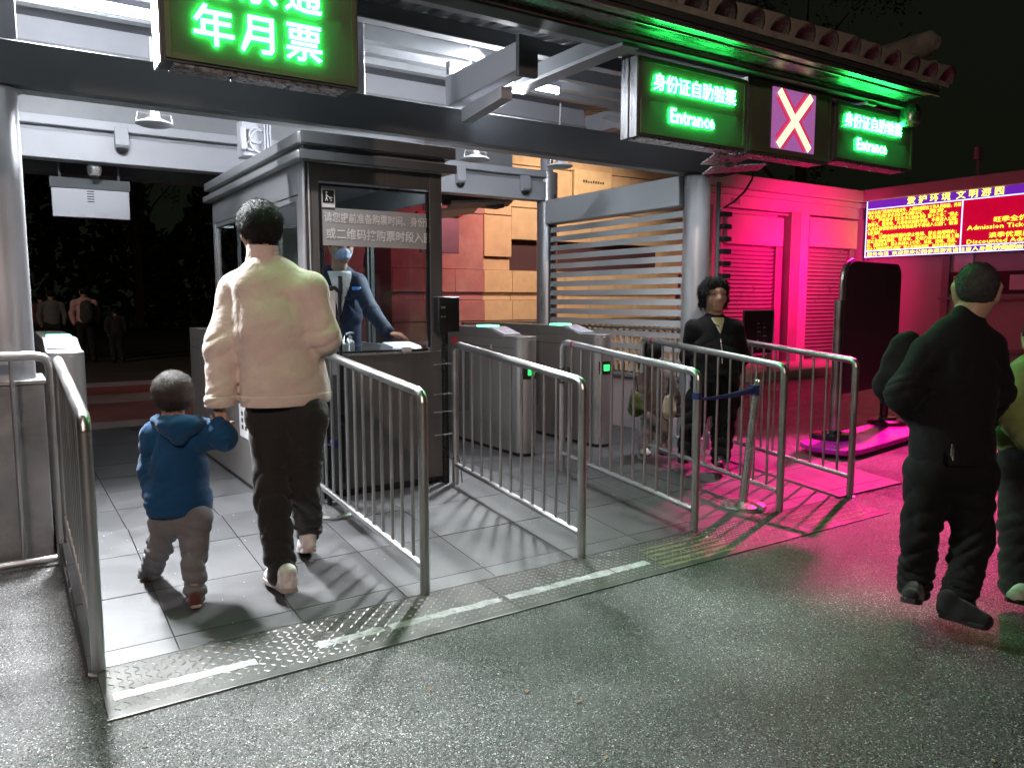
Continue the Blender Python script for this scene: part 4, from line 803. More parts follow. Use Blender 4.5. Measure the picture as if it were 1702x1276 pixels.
# ================================================================== TURNSTILE CABINETS
def cabinet(x0, y0, y1, label, light=True, indicator=True, w=0.20, z=0.14):
    t = thing('turnstile_cabinet', label, 'turnstile', (x0 + w / 2, y0, z), 'stainless turnstile cabinets between the lanes')
    xc = x0 + w / 2; r_ = w / 2; n = 14
    arc = [(xc - r_ * math.cos(a), y0 + r_ - r_ * math.sin(a)) for a in [math.pi * k / n for k in range(n + 1)]]
    foot = [(x0, y1)] + arc + [(x0 + w, y1)]
    zt = 1.165
    MB().prism([(x, y, z + 0.03) for x, y in foot], (0, 0, zt - z - 0.031)).build('cabinet_body', cab_steel, t, bevel=0.002)
    MB().prism([(xc + (x - xc) * 0.96, y + 0.004, z) for x, y in foot], (0, 0, 0.029)).build('plinth', black, t)
    MB().prism([(x, y, zt) for x, y in foot[1:-1] + [(x0 + w, y0 + 0.28), (x0, y0 + 0.28)]], (0, 0, 0.022)).build('end_cap', cab_steel, t, bevel=0.003)
    # raised rear section with sloping reader
    MB().prism([(x0, y0 + 0.281, zt), (x0, y0 + 0.281, zt + 0.022), (x0, y0 + 0.56, zt + 0.088), (x0, y1, zt + 0.088), (x0, y1, zt)], (w, 0, 0)).build('top_housing', cab_steel, t, bevel=0.004)
    s_ = 0.066 / 0.279; q = [(x0 + 0.012, y0 + 0.30), (x0 + w - 0.012, y0 + 0.30), (x0 + w - 0.012, y0 + 0.54), (x0 + 0.012, y0 + 0.54)]
    zz = lambda y: zt + 0.0235 + (y - (y0 + 0.281)) * s_
    MB().hexa([(x, y, zz(y)) for x, y in q] + [(x, y, zz(y) + 0.012) for x, y in q]).build('reader_pad', lilac, t, bevel=0.004)
    if light: bx('light_bar', led_mint, t, x0 + 0.03, x0 + w - 0.03, y0 + 0.62, y0 + 0.80, zt + 0.0885, zt + 0.105, bevel=0.004)
    bx('seam', black, t, x0 - 0.0012, x0 - 0.0002, y0 + 0.12, y1 - 0.02, 1.08, 1.084)
    if indicator:
        k0 = [math.pi * k / 20 for k in range(5, 16)]; o1 = [(xc - (r_ + .002) * math.cos(a), y0 + r_ - (r_ + .002) * math.sin(a)) for a in k0]; o2 = [(xc - (r_ - .004) * math.cos(a), y0 + r_ - (r_ - .004) * math.sin(a)) for a in reversed(k0)]
        win = MB().prism([(x, y, 0.82) for x, y in o1 + o2], (0, 0, 0.12)); win.build('display_window', black, t)
        ar = [(xc - (r_ + .0045) * math.cos(a), y0 + r_ - (r_ + .0045) * math.sin(a)) for a in k0[3:8]]; ai = [(xc - (r_ + .0025) * math.cos(a), y0 + r_ - (r_ + .0025) * math.sin(a)) for a in reversed(k0[3:8])]
        MB().prism([(x, y, 0.855) for x, y in ar + ai], (0, 0, 0.055)).build('green_arrow', led_lamp, t)
    return t
c0 = cabinet(0.22, 5.35, 7.3, 'turnstile cabinet beside the left column with glowing green top', indicator=False)
bx('screen', black, c0, 0.33, 0.40, 5.353, 5.358, 0.62, 0.84)
c1 = cabinet(1.44, 5.43, 7.55, 'turnstile cabinet along the booth side, partly behind the man and child', light=False, indicator=False)
bx('round_sticker', black, c1, 1.4385, 1.4394, 5.72, 5.93, 0.75, 1.02)
b = MB(); 
for k in range(20):
    a = 2 * math.pi * k / 20; b.v.append((1.4375, 5.82 + 0.07 * math.cos(a), 0.90 + 0.055 * math.sin(a)))
b.f.append(tuple(range(20))); b.build('sticker_disc', paper, c1, smooth=False)
b = MB()
for k in range(20):
    a = 2 * math.pi * k / 20; b.v.append((1.4368, 5.82 + 0.045 * math.cos(a), 0.90 + 0.035 * math.sin(a)))
b.f.append(tuple(range(20))); b.build('sticker_disc', belt_blue, c1, smooth=False)
bx('paper_sticker', paper, c1, 1.4385, 1.4394, 5.62, 5.86, 0.50, 0.74)
for k in range(3):
    for j in range(2): bx('printed_mark', black, c1, 1.4378, 1.4384, 5.66 + j * 0.09, 5.71 + j * 0.09, 0.56 + k * 0.05, 0.59 + k * 0.05)
c2 = cabinet(3.70, 5.45, 7.2, 'turnstile cabinet right of the booth with lit green arrow')
c3 = cabinet(4.525, 5.42, 7.2, 'turnstile cabinet with lit green arrow in front of the rear column')
bx('seal_label', paper, c2, 3.6985, 3.6995, 5.93, 5.96, 1.06, 1.10)
for t, x in ((c2, 3.62), (c3, 4.45)):
    bx('glass_wing', glass, t, x - 0.16, x + 0.079, 6.34, 6.352, 0.45, 1.1)
# lock hanging on far railing
lk = thing('padlock_box', 'black hook and latch hung on the middle railing', 'latch', (3.7, 4.9, 0.95))
tb('hook', black, lk, [(3.655, 4.80, 0.98), (3.62, 4.80, 0.97), (3.62, 4.80, 0.86), (3.66, 4.80, 0.86)], 0.008, 8)
bx('latch_body', black, lk, 3.70, 3.745, 4.79, 4.82, 0.86, 0.98, bevel=0.004)

# ================================================================== LOUVRED SHUTTER WALL
sw = thing('louvred_shutter', 'grey slatted shutter wall between the two round columns', 'shutter', (XR, 6.5, 0.14))
bx('shutter_box', mat('shutter_box_paint', (0.50, 0.52, 0.56), 0.45, 0, 0.05, 2), sw, 5.50, 5.68, 5.42, 7.61, 2.40, 2.68, bevel=0.01)
sl_m = mat('slat_paint', (0.50, 0.52, 0.55), 0.45, 0.1, 0.05, 3)
z = 2.33; k = 0
while z > 1.22:
    b = MB().hexa([(5.575, 5.43, z - 0.031), (5.59, 5.43, z - 0.031), (5.59, 7.60, z - 0.031), (5.575, 7.60, z - 0.031), (5.585, 5.43, z + 0.031), (5.60, 5.43, z + 0.031), (5.60, 7.60, z + 0.031), (5.585, 7.60, z + 0.031)])
    b.build('slat', sl_m, sw); z -= 0.1065; k += 1
for z in (1.12, 0.985, 0.85): bx('slat', sl_m, sw, 5.58, 5.60, 5.43, 7.60, z, z + 0.055)
for i in range(21): bx('upright_bar', fence_white, sw, 5.602, 5.618, 5.46 + i * 0.104, 5.485 + i * 0.104, 0.74, 1.195)
bx('guide_rail', dark_paint, sw, 5.56, 5.62, 7.601, 7.615, 0.72, 2.40); bx('bottom_bar', dark_paint, sw, 5.57, 5.62, 5.43, 7.60, 1.196, 1.215)
pw = thing('low_wall', 'low pale plinth wall beneath the slatted shutter', 'wall', (5.65, 6.5, 0.14))
bx('wall_body', pink_wall, pw, 5.56, 5.78, 5.44, 9.0, 0.0, 0.68, bevel=0.006); bx('coping', ceil_paint, pw, 5.53, 5.81, 5.44, 9.0, 0.682, 0.72, bevel=0.006)

# ringed cable pole by the front column
cp_ = thing('cable_pole', 'thin pole with black cable clamps stacked beside the right front column', 'cable pole', (5.86, 5.3, 0))
tb('pole', dark_paint, cp_, [(5.83, 5.22, 0.0), (5.83, 5.22, 2.62)], 0.02, 12)
tb('pole', pink_wall, cp_, [(5.875, 5.24, 0.0), (5.875, 5.24, 2.4)], 0.012, 8)
for k in range(8): bx('clamp', black, cp_, 5.845, 5.965, 5.16, 5.24, 2.30 - k * 0.118, 2.345 - k * 0.118, bevel=0.004)
tb('loose_cable', black, cp_, [(6.20, 5.10, 2.80), (6.16, 5.1, 2.66), (6.08, 5.12, 2.54), (5.96, 5.14, 2.44), (5.86, 5.18, 2.38)], 0.010, 8)

# ================================================================== STONE HALL BEHIND
sh = thing('stone_hall', 'tan stone clad building lit warm behind the slatted shutter', 'building', (8.5, 11.2, 0))
bx('wall', stone_m, sh, 3.9, 11.35, 11.25, 11.6, 0.0, 5.2)
def slab(x0, x1, z0, z1, m_, y=11.0, th=0.24, nm='stone_block'):
    g = 0.003; bx(nm, m_, sh, x0 + g, x1 - g, y + random.uniform(0, .006), y + th, z0 + g, z1 - g, bevel=0.004)
xs_ = [3.95, 4.52, 5.07, 5.62, 6.17, 6.72] + [6.72 + 0.56 * i for i in range(1, 9)]
for a, b in zip(xs_[:-1], xs_[1:]):
    m_ = red_m if b < 6.73 else stone2_m
    slab(a, b, 0.78, 1.15, m_); slab(a, b, 1.16, 1.50, m_); slab(a, b, 1.50, 1.63, m_, 11.06, 0.18, 'ledge_stone'); slab(a, b, 1.63, 2.00, m_)
    slab(a, b, 0.30, 0.77, m_)
slab(3.95, 5.0, 2.0, 3.4, red_m, 11.02); slab(5.0, 5.62, 2.0, 3.4, red_m, 11.02); bx('light_panel', white_paint, sh, 4.62, 4.72, 10.95, 10.99, 1.1, 2.2); bx('door_frame', maroon_m, sh, 4.76, 5.02, 10.94, 10.99, 0.8, 2.5); slab(5.62, 6.72, 2.0, 2.9, red_m, 11.02); slab(5.62, 6.72, 2.9, 3.4, red_m, 11.0); slab(5.62, 6.72, 3.4, 5.0, red_m, 11.0)
slab(6.72, 7.26, 2.22, 2.9, stone_m); slab(6.72, 7.26, 2.0, 2.21, stone_m, 11.06, 0.18)
bx('window', maroon_m, sh, 7.27, 10.7, 11.14, 11.2, 2.0, 2.52)
slab(10.72, 11.3, 2.0, 2.52, stone_m)
xx = [7.26, 7.84, 9.0, 10.1, 11.3]
for a, b in zip(xx[:-1], xx[1:]): slab(a, b, 2.52, 3.05, stone_m)
xx = [6.72, 7.26, 8.5, 9.45, 10.4, 11.3]
for a, b in zip(xx[:-1], xx[1:]): slab(a, b, 2.91 if a < 7 else 3.06, 3.75, stone_m); slab(a, b, 3.76, 5.0, stone_m)
wb = thing('wall_plaque', 'tan wall plaque with faint lettering above the shutter box', 'plaque', (8.95, 10.9, 3.2))
bx('plaque_board', stone2_m, wb, 8.53, 9.38, 10.92, 10.97, 3.10, 3.78, bevel=0.008)
random.seed(2)
for i in range(9): bx('faint_mark', bark_m, wb, 8.72 + i * 0.055, 8.755 + i * 0.055, 10.914, 10.919, 3.56, 3.56 + random.uniform(.03, .05))
for i in range(3): bx('faint_mark', bark_m, wb, 8.74 + i * 0.16, 8.80 + i * 0.16, 10.914, 10.919, 3.30, 3.35)
# picket fence in front of it
pf = thing('picket_fence', 'pale picket fence at foot of the tan stone hall', 'fence', (8.0, 10.2, 0))
for i in range(44): bx('picket', fence_white, pf, 5.9 + i * 0.12, 5.945 + i * 0.12, 10.20, 10.22, 0.1, 1.12)
for z in (0.2, 0.55, 0.98): bx('rail', fence_white, pf, 5.85, 11.2, 10.225, 10.255, z, z + 0.06)
bx('rail', dark_paint, pf, 5.85, 11.2, 10.16, 10.26, 1.125, 1.165)
# grey hanging panel between booth and stone hall
hp = thing('hanging_screen', 'plain grey panel hanging against the red stone beside the booth', 'panel', (5.0, 9.5, 2.4))
bx('panel_board', grey_paint, hp, 4.85, 5.45, 9.6, 9.64, 2.15, 2.66, bevel=0.006); bx('red_top', red_tape, hp, 4.8, 5.5, 9.58, 9.66, 2.665, 2.70)

# ================================================================== PINK LIT TICKET HALL
th = thing('ticket_hall', 'plaster ticket hall washed in pink light with two roller shutters', 'building', (15, 11, 0))
FY = 10.8; HX = 16.9
bx('wall', pink_wall, th, 11.45, HX + 4, FY + 0.25, FY + 3.5, 0.0, 3.95)
bx('wall', pink_wall, th, HX + 0.12, HX + 3.9, 1.0, FY + 0.249, 0.0, 3.85)
bx('cornice', pink_wall, th, 11.40, HX - 0.26, FY - 0.22, FY + 0.249, 3.72, 3.98, bevel=0.02)
bx('cornice', pink_wall, th, 11.42, HX - 0.02, FY - 0.10, FY + 0.249, 3.60, 3.715, bevel=0.01)
bx('cornice', pink_wall, th, HX - 0.25, HX + 0.12, 1.0, FY + 0.2, 3.74, 4.0, bevel=0.02)
bx('cornice', pink_wall, th, HX - 0.015, HX + 0.119, 1.0, FY + 0.2, 3.62, 3.735, bevel=0.01)
bx('lintel', pink_wall, th, 11.46, HX, FY - 0.04, FY + 0.249, 3.36, 3.598)
bx('pilaster', pillar_m, th, 14.211, 14.519, FY - 0.12, FY + 0.249, 0.0, 3.36)
bx('pilaster', pink_wall, th, 14.530, 14.813, FY - 0.12, FY + 0.249, 0.0, 3.36)
bx('pilaster', pink_wall, th, 11.860, 12.176, FY - 0.05, FY + 0.249, 0.0, 3.36)
bx('pilaster', pink_wall, th, 16.892, HX + 0.119, FY - 0.06, FY + 0.249, 0.0, 3.36)
def roller(x0, x1, zt_, zb, label):
    t = thing('roller_shutter', label, 'roller shutter', ((x0 + x1) / 2, FY, 0.2), 'closed roller shutters of the ticket hall')
    bx('shutter_box', pink_wall, t, x0 - 0.03, x1 + 0.03, FY - 0.14, FY + 0.08, zb, zt_, bevel=0.02)
    z = zb - 0.05; b = MB()
    while z > 0.3:
        o = MB().hexa([(x0, FY + 0.10, z - 0.048), (x1, FY + 0.10, z - 0.048), (x1, FY + 0.14, z - 0.048), (x0, FY + 0.14, z - 0.048), (x0, FY + 0.06, z + 0.012), (x1, FY + 0.06, z + 0.012), (x1, FY + 0.14, z + 0.012), (x0, FY + 0.14, z + 0.012)]).build('slat', shutter_m, t, smooth=False); z -= 0.085
    bx('guide', pillar_m, t, x1 + 0.002, x1 + 0.22, FY + 0.02, FY + 0.16, 0.2, zb)
    return t
roller(12.212, 13.908, 3.22, 2.62, 'pink lit roller shutter behind the standing woman')
roller(14.855, 16.558, 3.30, 2.66, 'pink lit roller shutter left of the LED notice board')
tag(MB().box(11.4, 17.0, 9.3, 10.79, -0.02, 0.17).build('pavement', pink_wall, None, bevel=0.01), kind='structure')
tb('downpipe', pillar_m, th, [(HX + 0.03, FY - 0.16, 0.1), (HX + 0.03, FY - 0.16, 3.6)], 0.045, 10)
tb('conduit', pink_wall, th, [(12.070, FY - 0.07, 0.2), (12.070, FY - 0.07, 3.30), (14.150, FY - 0.07, 3.30)], 0.018, 8)
bx('vent', pillar_m, th, 12.391, 12.645, FY - 0.052, FY - 0.041, 3.42, 3.54)
for z in (1.2, 2.2): bx('pipe_clip', pillar_m, th, HX - 0.03, HX + 0.09, FY - 0.215, FY - 0.11, z, z + 0.05)
# windows, notices of side wing
bx('window_band', maroon_m, th, HX + 0.09, HX + 0.119, 2.0, 8.891, 1.62, 2.08)
for i in range(9):
    y = 8.638 - i * 0.55
    bx('notice', pillar_m if i % 2 else paper, th, HX + 0.07, HX + 0.089, y - 0.22 - 0.1 * (i % 3), y, 1.70, 2.0)
bx('door_frame', pillar_m, th, HX + 0.06, HX + 0.118, 8.738, 8.891, 0.0, 2.42)
bx('notice_paper', paper, th, HX + 0.08, HX + 0.118, 8.269, 8.650, 2.10, 2.46)
bx('sill', pillar_m, th, HX - 0.05, HX + 0.118, 2.0, 8.891, 1.50, 1.56)
bx('sill', pillar_m, th, HX - 0.02, HX + 0.118, 2.0, 9.693, 0.42, 0.5)
# notice screen
LX = 16.80
yA, yB = 10.597, 6.574
zT, zB = 3.80, 2.47
ls = thing('led_notice_board', 'long red LED notice board with yellow text on the pink hall', 'LED board', (LX, (yA + yB) / 2, zB))
bx('case', dark_paint, ls, LX + 0.01, HX + 0.118, yB, yA, zB, zT)
yM = 8.457; z1_ = 3.555; z2_ = 2.62
bx('screen', led_red_field, ls, LX + 0.002, LX + 0.009, yM + 0.02, yA - 0.03, z2_ + 0.01, z1_ - 0.01)
bx('screen', led_red_field, ls, LX + 0.002, LX + 0.009, yB + 0.02, yM - 0.02, z2_ + 0.01, z1_ - 0.01)
bx('screen', led_blue, ls, LX + 0.002, LX + 0.009, yB + 0.02, yA - 0.03, z1_ + 0.02, zT - 0.02)
bx('screen', led_blue, ls, LX + 0.002, LX + 0.009, yB + 0.02, yA - 0.03, zB + 0.02, z2_ - 0.02)
for a in ((yB, yA, zT - 0.018, zT), (yB, yA, z1_ - 0.008, z1_ + 0.014), (yB, yA, z2_ - 0.014, z2_ + 0.006), (yB, yA, zB, zB + 0.018), (yA - 0.022, yA, zB, zT), (yM - 0.012, yM + 0.012, zB, z1_)):
    bx('border_line', led_border, ls, LX - 0.004 - 0.0007 * a[2], LX - 0.001, *a)
tk = dict(xdir=(0, -1, 0), extrude=0.002)
def lt(body, size, y, z, sx=1.0, off=0.0): return text('lettering', body, size, led_yellow, ls, (LX - 0.010, y, z), (0, -1, 0), extrude=0.002, offset=off, sx=sx)
lt('爱 护 环 境  文 明 游 园', 0.185, yA - 0.95, z1_ + 0.045, off=0.006, sx=1.05); lt('爱 护 环 境  文 明 游 园', 0.185, yM - 1.25, z1_ + 0.045, off=0.006, sx=1.05)
body = ['购买本类门票须凭有效证件，入园时请配合工作人员核验，并须', '在指定时段内游玩、观赏。', '　二、严格遵守《北京市公园条例》第十三条：“禁止', '携带犬、猫宠物、凡患有疾病的学龄、不得进入公园。', '人员妥善保管自身本类物品等不得进入公园”。敬请', '谅解。', '　三、公园全园范围内禁止吸烟、禁止动用明火；', '禁止在园内滑板、轮滑车、无动力及乘骑设施上路', '玩、踏踩草坪；禁止在树木上钉钉、吊挂、拉绳、吊床、', '禁止入园捕捉野生动物；禁止在园内摆摊、叫卖经营活动。']
wid = yA - yM - 0.07
for i, s_ in enumerate(body): 
    n_ = len(s_); sz = 0.092; lt(s_[:30], sz, yA - 0.045, z1_ - 0.115 - i * 0.0915, sx=min(1.7, wid / (n_ * sz)) if n_ > 18 else 1.7)
lt('服务电话  欢迎您来公园参观游览请注意人身财产安全 谢谢', 0.098, yA - 0.06, zB + 0.035, sx=1.35)
for s_, sz, yy, zz in (('【公园票价公示】', 0.115, yM - 1.30, 3.20), ('旺季全价门票（不含景点）', 0.115, yM - 0.62, 3.06), ('Admission Ticket for the Park', 0.125, yM - 0.12, 2.93), ('票价', 0.09, yM - 1.85, 2.835), ('淡季优惠门票（不含景点）', 0.115, yM - 0.55, 2.755), ('Discounted Admission Ticket', 0.125, yM - 0.12, 2.645), ('投诉电话　暂停售票', 0.11, yM - 0.5, zB + 0.035)): lt(s_, sz, yy, zz, sx=1.35)
# small camera on the roof
t = thing('roof_camera', 'little dark camera on a stub pole on the ticket hall roof', 'camera', (HX, 8.3, 4.0))
tb('pole', pillar_m, t, [(HX + 0.1, 8.294, 4.0), (HX + 0.1, 8.294, 4.35)], 0.03, 8)
bx('camera_body', pillar_m, t, HX - 0.02, HX + 0.2, 8.245, 8.342, 4.36, 4.62, bevel=0.02)
# map board in front of the first shutter
mb = thing('map_board', 'purple information board standing behind the woman before the pink shutter', 'information board', (11.2, 9.2, 0))
nb = mat('purple_board', (0.10, 0.04, 0.09), 0.4)
x0_, x1_ = 10.904, 11.702
bx('board', nb, mb, x0_, x1_, 9.1, 9.14, 0.55, 1.32, bevel=0.005)
for a in ((x0_, x1_, 1.30, 1.325), (x1_ - 0.025, x1_, 0.55, 1.299)): bx('rim', paper, mb, a[0], a[1], 9.085, 9.099, a[2], a[3])
random.seed(4)
for i in range(7):
    for j in range(2):
        bx('printed_mark', pillar_m if (i + j) % 2 else paper, mb, x0_ + 0.35 + j * 0.16, x0_ + 0.35 + j * 0.16 + random.uniform(0.04, 0.11), 9.09, 9.099, 0.62 + i * 0.075, 0.645 + i * 0.075)
for x in (x0_ + 0.08, x1_ - 0.08): tb('leg', pillar_m, mb, [(x, 9.13, 0.0), (x, 9.13, 0.56)], 0.025, 8)

# big standing board, seen from its dark back
sb = thing('standing_sign_board', 'large dark round cornered board on two footed posts, back to viewer', 'sign board', (7.7, 4.76, 0))
dA = Vector((8.55 - 6.98, 4.90 - 4.66, 0)).normalized(); nA = Vector((-dA.y, dA.x, 0)); OA = Vector((6.98, 4.68, 0))
def bp_(s_, z, d=0): return tuple(OA + dA * s_ + nA * d + Vector((0, 0, z)))
prof = [(0.10, 0.54), (1.50, 0.54), (1.50, 1.75)] + [(1.35 + 0.15 * math.cos(R(a)), 1.75 + 0.15 * math.sin(R(a))) for a in range(15, 90, 15)] + [(1.35, 1.90), (0.34, 1.90)] + [(0.34 + 0.22 * math.cos(R(a)), 1.68 + 0.22 * math.sin(R(a))) for a in range(105, 181, 15)] + [(0.12, 1.50)]
MB().prism([bp_(s_, z, -0.03) for s_, z in prof], nA * 0.07).build('board', navy_board, sb, bevel=0.01)
edge_pts = [bp_(0.10, 1.40, 0.005)] + [bp_(s_ - 0.012, z, 0.005) for s_, z in [(0.12, 1.52), (0.12, 1.68), (0.155, 1.80), (0.23, 1.875), (0.34, 1.905)]]
MB().tube(edge_pts, 0.02, 8).build('edge_trim', alu, sb)
for s_ in (0.055, 1.42):
    tb('post', dull_steel if s_ < 1 else black_metal, sb, [bp_(s_, 0.12, 0.06 if s_ > 1 else 0), bp_(s_, 1.50, 0.06 if s_ > 1 else 0)], 0.045, 14)
    c = bp_(s_, 0.10, 0.02); MB().lathe(c, [(0.21, 0.0), (0.21, 0.03), (0.19, 0.045), (0.10, 0.05), (0.09, 0.075), (0.05, 0.08)], 28).build('foot', black_metal, sb)
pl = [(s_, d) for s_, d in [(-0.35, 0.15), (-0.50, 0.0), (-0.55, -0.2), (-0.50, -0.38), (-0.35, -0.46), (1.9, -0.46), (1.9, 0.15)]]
MB().prism([bp_(s_, 0.04, d) for s_, d in pl], (0, 0, 0.055)).build('base_slab', magenta_lit_paint, sb, bevel=0.01)

# ================================================================== TREES
def tree(x, y, h, cr_, label, n=2600, seed=1):
    rg_ = random.Random(seed); t = thing('tree', label, 'tree', (x, y, 0))
    tr = MB().tube([(x, y, 0), (x + 0.1, y, h * 0.3), (x - 0.1, y + 0.1, h * 0.62)], [0.24, 0.18, 0.10], 10)
    for k in range(9):
        a = rg_.uniform(0, 6.28); z0 = h * rg_.uniform(0.3, 0.6); L = cr_ * rg_.uniform(0.6, 0.95)
        tr.tube([(x, y, z0), (x + L * .5 * math.cos(a), y + L * .5 * math.sin(a), z0 + h * 0.14), (x + L * math.cos(a), y + L * math.sin(a), z0 + h * 0.22)], [0.07, 0.045, 0.015], 6)
    tr.build('trunk', bark_m, t)
    cl = [(rg_.gauss(0, .45) * cr_, rg_.gauss(0, .45) * cr_, h * 0.68 + rg_.gauss(0, .14) * h) for _ in range(34)]
    lf = MB()
    for k in range(n):
        c = rg_.choice(cl); p = Vector((x + c[0] + rg_.gauss(0, .3), y + c[1] + rg_.gauss(0, .3), c[2] + rg_.gauss(0, .25))); s_ = rg_.uniform(0.05, 0.12)
        u_ = Vector((rg_.gauss(0, 1), rg_.gauss(0, 1), rg_.gauss(0, 1))).normalized(); v_ = u_.orthogonal().normalized()
        lf.add([p + u_ * s_, p + v_ * s_ * .45, p - u_ * s_, p - v_ * s_ * .45], [(0, 1, 2, 3)])
    tag(lf.build('crown', leaf_m, t, smooth=False), kind='stuff')
tree(20.3, 15.0, 13.5, 3.4, 'dark leafy tree rising behind the tiled canopy roof', 5000, 3)
tree(0.2, 38, 12, 4.0, 'tree in the dark behind walkers, furthest left', 2500, 5)
tree(6.0, 44, 12, 4.5, 'tree in the dark park beyond the lane opening', 2500, 6)

random.seed(21); tl = MB()
for k in range(9000):
    p = Vector((random.uniform(-26, 16), random.uniform(49, 53), 0)); p.z = random.random() ** 0.8 * (9 + 2.5 * math.sin(p.x * 0.5) + 1.5 * math.sin(p.x * 1.3)); s_ = random.uniform(0.25, 0.6)
    u_ = Vector((random.gauss(0, 1), random.gauss(0, 1), random.gauss(0, 1))).normalized(); v_ = u_.orthogonal().normalized()
    tl.add([p + u_ * s_, p + v_ * s_ * .6, p - u_ * s_, p - v_ * s_ * .6], [(0, 1, 2, 3)])
tag(tl.build('treeline', leaf_m, None, smooth=False), kind='stuff')
# far lights of the night street seen through the trees are left out: only faint glints remain

# ================================================================== PEOPLE
UP = np.array((0, 0, 1.0))
TOPS = {}
def patch(name, m, t, c, ext, cuts, infl=0.004, h=0.006):
    """a strip of cloth lying on the garment of person t: the garment's own surface, a few millimetres proud, inside the given planes"""
    tp, kw, fw = TOPS[t.name]; c = V3(c); e = V3(ext)
    return organic(name, m, t, [sdf(tp, h, cuts=cuts, infl=infl, box=(c - e, c + e), **kw)])
def person(label, root, head, fw, s, torso, arms, legs, feet, m_top, m_leg, m_shoe, hair, group=None, hem=None, ankle_cut=None, hands=(), collar=None, front=False, wr=0.006, seed=1, sleeve_r=(0.062, 0.052, 0.046), leg_r=(0.09, 0.066, 0.058), h=0.011, headfw=None, skin_m=None, folds=True, locks=None, topname='jacket', shoe_s=1.0, sole_m=None, body_sq=1.45):
    t = thing('person', label, 'person', root, group); fw = unit(fw); hf = unit(headfw if headfw is not None else fw); sk_ = skin_m or skin
    hd = V3(head); nk = V3(torso[0][0])
    g = [sdf(head_prims(hd, hf, s) + [cap(hd - hf * 0.02 * s - UP * 0.06 * s, nk, 0.052 * s, 0.058 * s)], 0.0055 * s if front else 0.007 * s, 0.010 * s)]
    # the rest of the body, under the clothes
    bp = [cap(torso[i][0], torso[i + 1][0], torso[i][1] * 0.62, torso[i + 1][1] * 0.62, body_sq * 1.15, fw) for i in range(len(torso) - 2)]
    for a in arms:
        bp += [cap(a[i], a[i + 1], 0.034 * s, 0.026 * s) for i in range(len(a) - 1)]
    for l in legs: bp += [cap(l[i], l[i + 1], 0.05 * s, 0.038 * s) for i in range(len(l) - 1)]
    g.append(sdf(bp, 0.014, 0.012))
    for hs in hands: g.append(hand_grid(*hs))
    organic('body', sk_, t, g)
    # top
    tp = [cap(torso[i][0], torso[i + 1][0], torso[i][1], torso[i + 1][1], body_sq, fw) for i in range(1, len(torso) - 1)]
    for a in arms:
        sh_ = V3(a[0]); nk2 = V3(torso[0][0]); tp.append(cap(nk2 * 0.8 + sh_ * 0.2 - UP * 0.045 * s, sh_, 0.058 * s, sleeve_r[0] * 0.98, 1.2, fw))
        tp.append(cap(V3(torso[1][0]) + (sh_ - V3(torso[1][0])) * 0.4, sh_ - UP * 0.05, sleeve_r[0] * 1.1, sleeve_r[0] * 1.0, 1.25, fw))
        rr = [sleeve_r[0], sleeve_r[1], sleeve_r[2]]
        for i in range(len(a) - 1): tp.append(cap(a[i], a[i + 1], rr[i], rr[i + 1]))
    sub = []
    if collar: tp += [cap(collar[0], collar[1], collar[2], collar[3], 1.15, fw)]
    for a in arms: pass
    cuts = [(hem, (0, 0, -1))] if hem is not None else []
    fo = []
    for a in arms:
        el = V3(a[1]); d_ = V3(a[2]) - V3(a[0]); fo += [(tuple(el), 0.10 * s, 0.010 * s, 38 / s, tuple(d_)), (tuple(V3(a[2])), 0.07 * s, 0.010 * s, 60 / s, tuple(V3(a[2]) - el)), (tuple(V3(a[0]) * 0.65 + V3(torso[1][0]) * 0.35 - UP * 0.08), 0.11 * s, 0.014 * s, 30 / s, tuple(V3(a[0]) - V3(torso[2][0])))]
    fo += [(tuple(V3(torso[2][0]) + np.cross(fw, UP) * 0.08), 0.20 * s, 0.005 * s, 20 / s, (0.3, 0.3, 1)), (tuple(V3(torso[3][0])), 0.22 * s, 0.006 * s, 24 / s, (0.4, -0.2, 1)), (tuple(V3(torso[2][0]) - np.cross(fw, UP) * 0.10), 0.16 * s, 0.006 * s, 22 / s, (-0.6, 0.2, 0.8))]
    kw = dict(k=0.013, wr=wr * 0.35, wf=16, seed=seed, wz=1.0, folds=fo if folds else ()); TOPS[t.name] = (tp, kw, fw)
    V, F = sdf(tp, h, cuts=cuts, **kw)
    organic(topname, m_top, t, [(V, F)])
    # trousers
    lp = []
    for l in legs: lp += [cap(l[0], l[1], leg_r[0], leg_r[1], 1.0), cap(l[1], l[2], leg_r[1], leg_r[2])]
    pv_ = (V3(legs[0][0]) + V3(legs[1][0])) / 2; lp.append(cap(legs[0][0], legs[1][0], leg_r[0] * 1.1, leg_r[0] * 1.1)); lp.append(cap(pv_, pv_ + UP * 0.10, leg_r[0] * 1.2, leg_r[0] * 1.0, 1.3, fw))
    fo = []
    for l in legs:
        kn = V3(l[1]); an = V3(l[2]); hp_ = V3(l[0]); up_ = hp_ - kn; lo_ = kn - an
        fo += [(tuple(kn - lo_ * 0.1), 0.13 * s, 0.015 * s, 34 / s, tuple(up_ + np.array((0.1, 0.1, 0)))), (tuple(an + lo_ * 0.10), 0.11 * s, 0.018 * s, 46 / s, tuple(lo_)), (tuple(an + lo_ * 0.5), 0.12 * s, 0.009 * s, 30 / s, tuple(lo_ + np.array((0.2, 0.1, 0)))), (tuple(hp_ - up_ * 0.12), 0.12 * s, 0.011 * s, 28 / s, (0.8, 0.2, 1)), (tuple(hp_ - up_ * 0.6), 0.13 * s, 0.008 * s, 26 / s, (0.5, 0.3, 1))]
    organic('trousers', m_leg, t, [sdf(lp, h, 0.010, wr=wr * 0.25, wf=11, seed=seed + 5, wz=3.0, folds=fo if folds else ())])
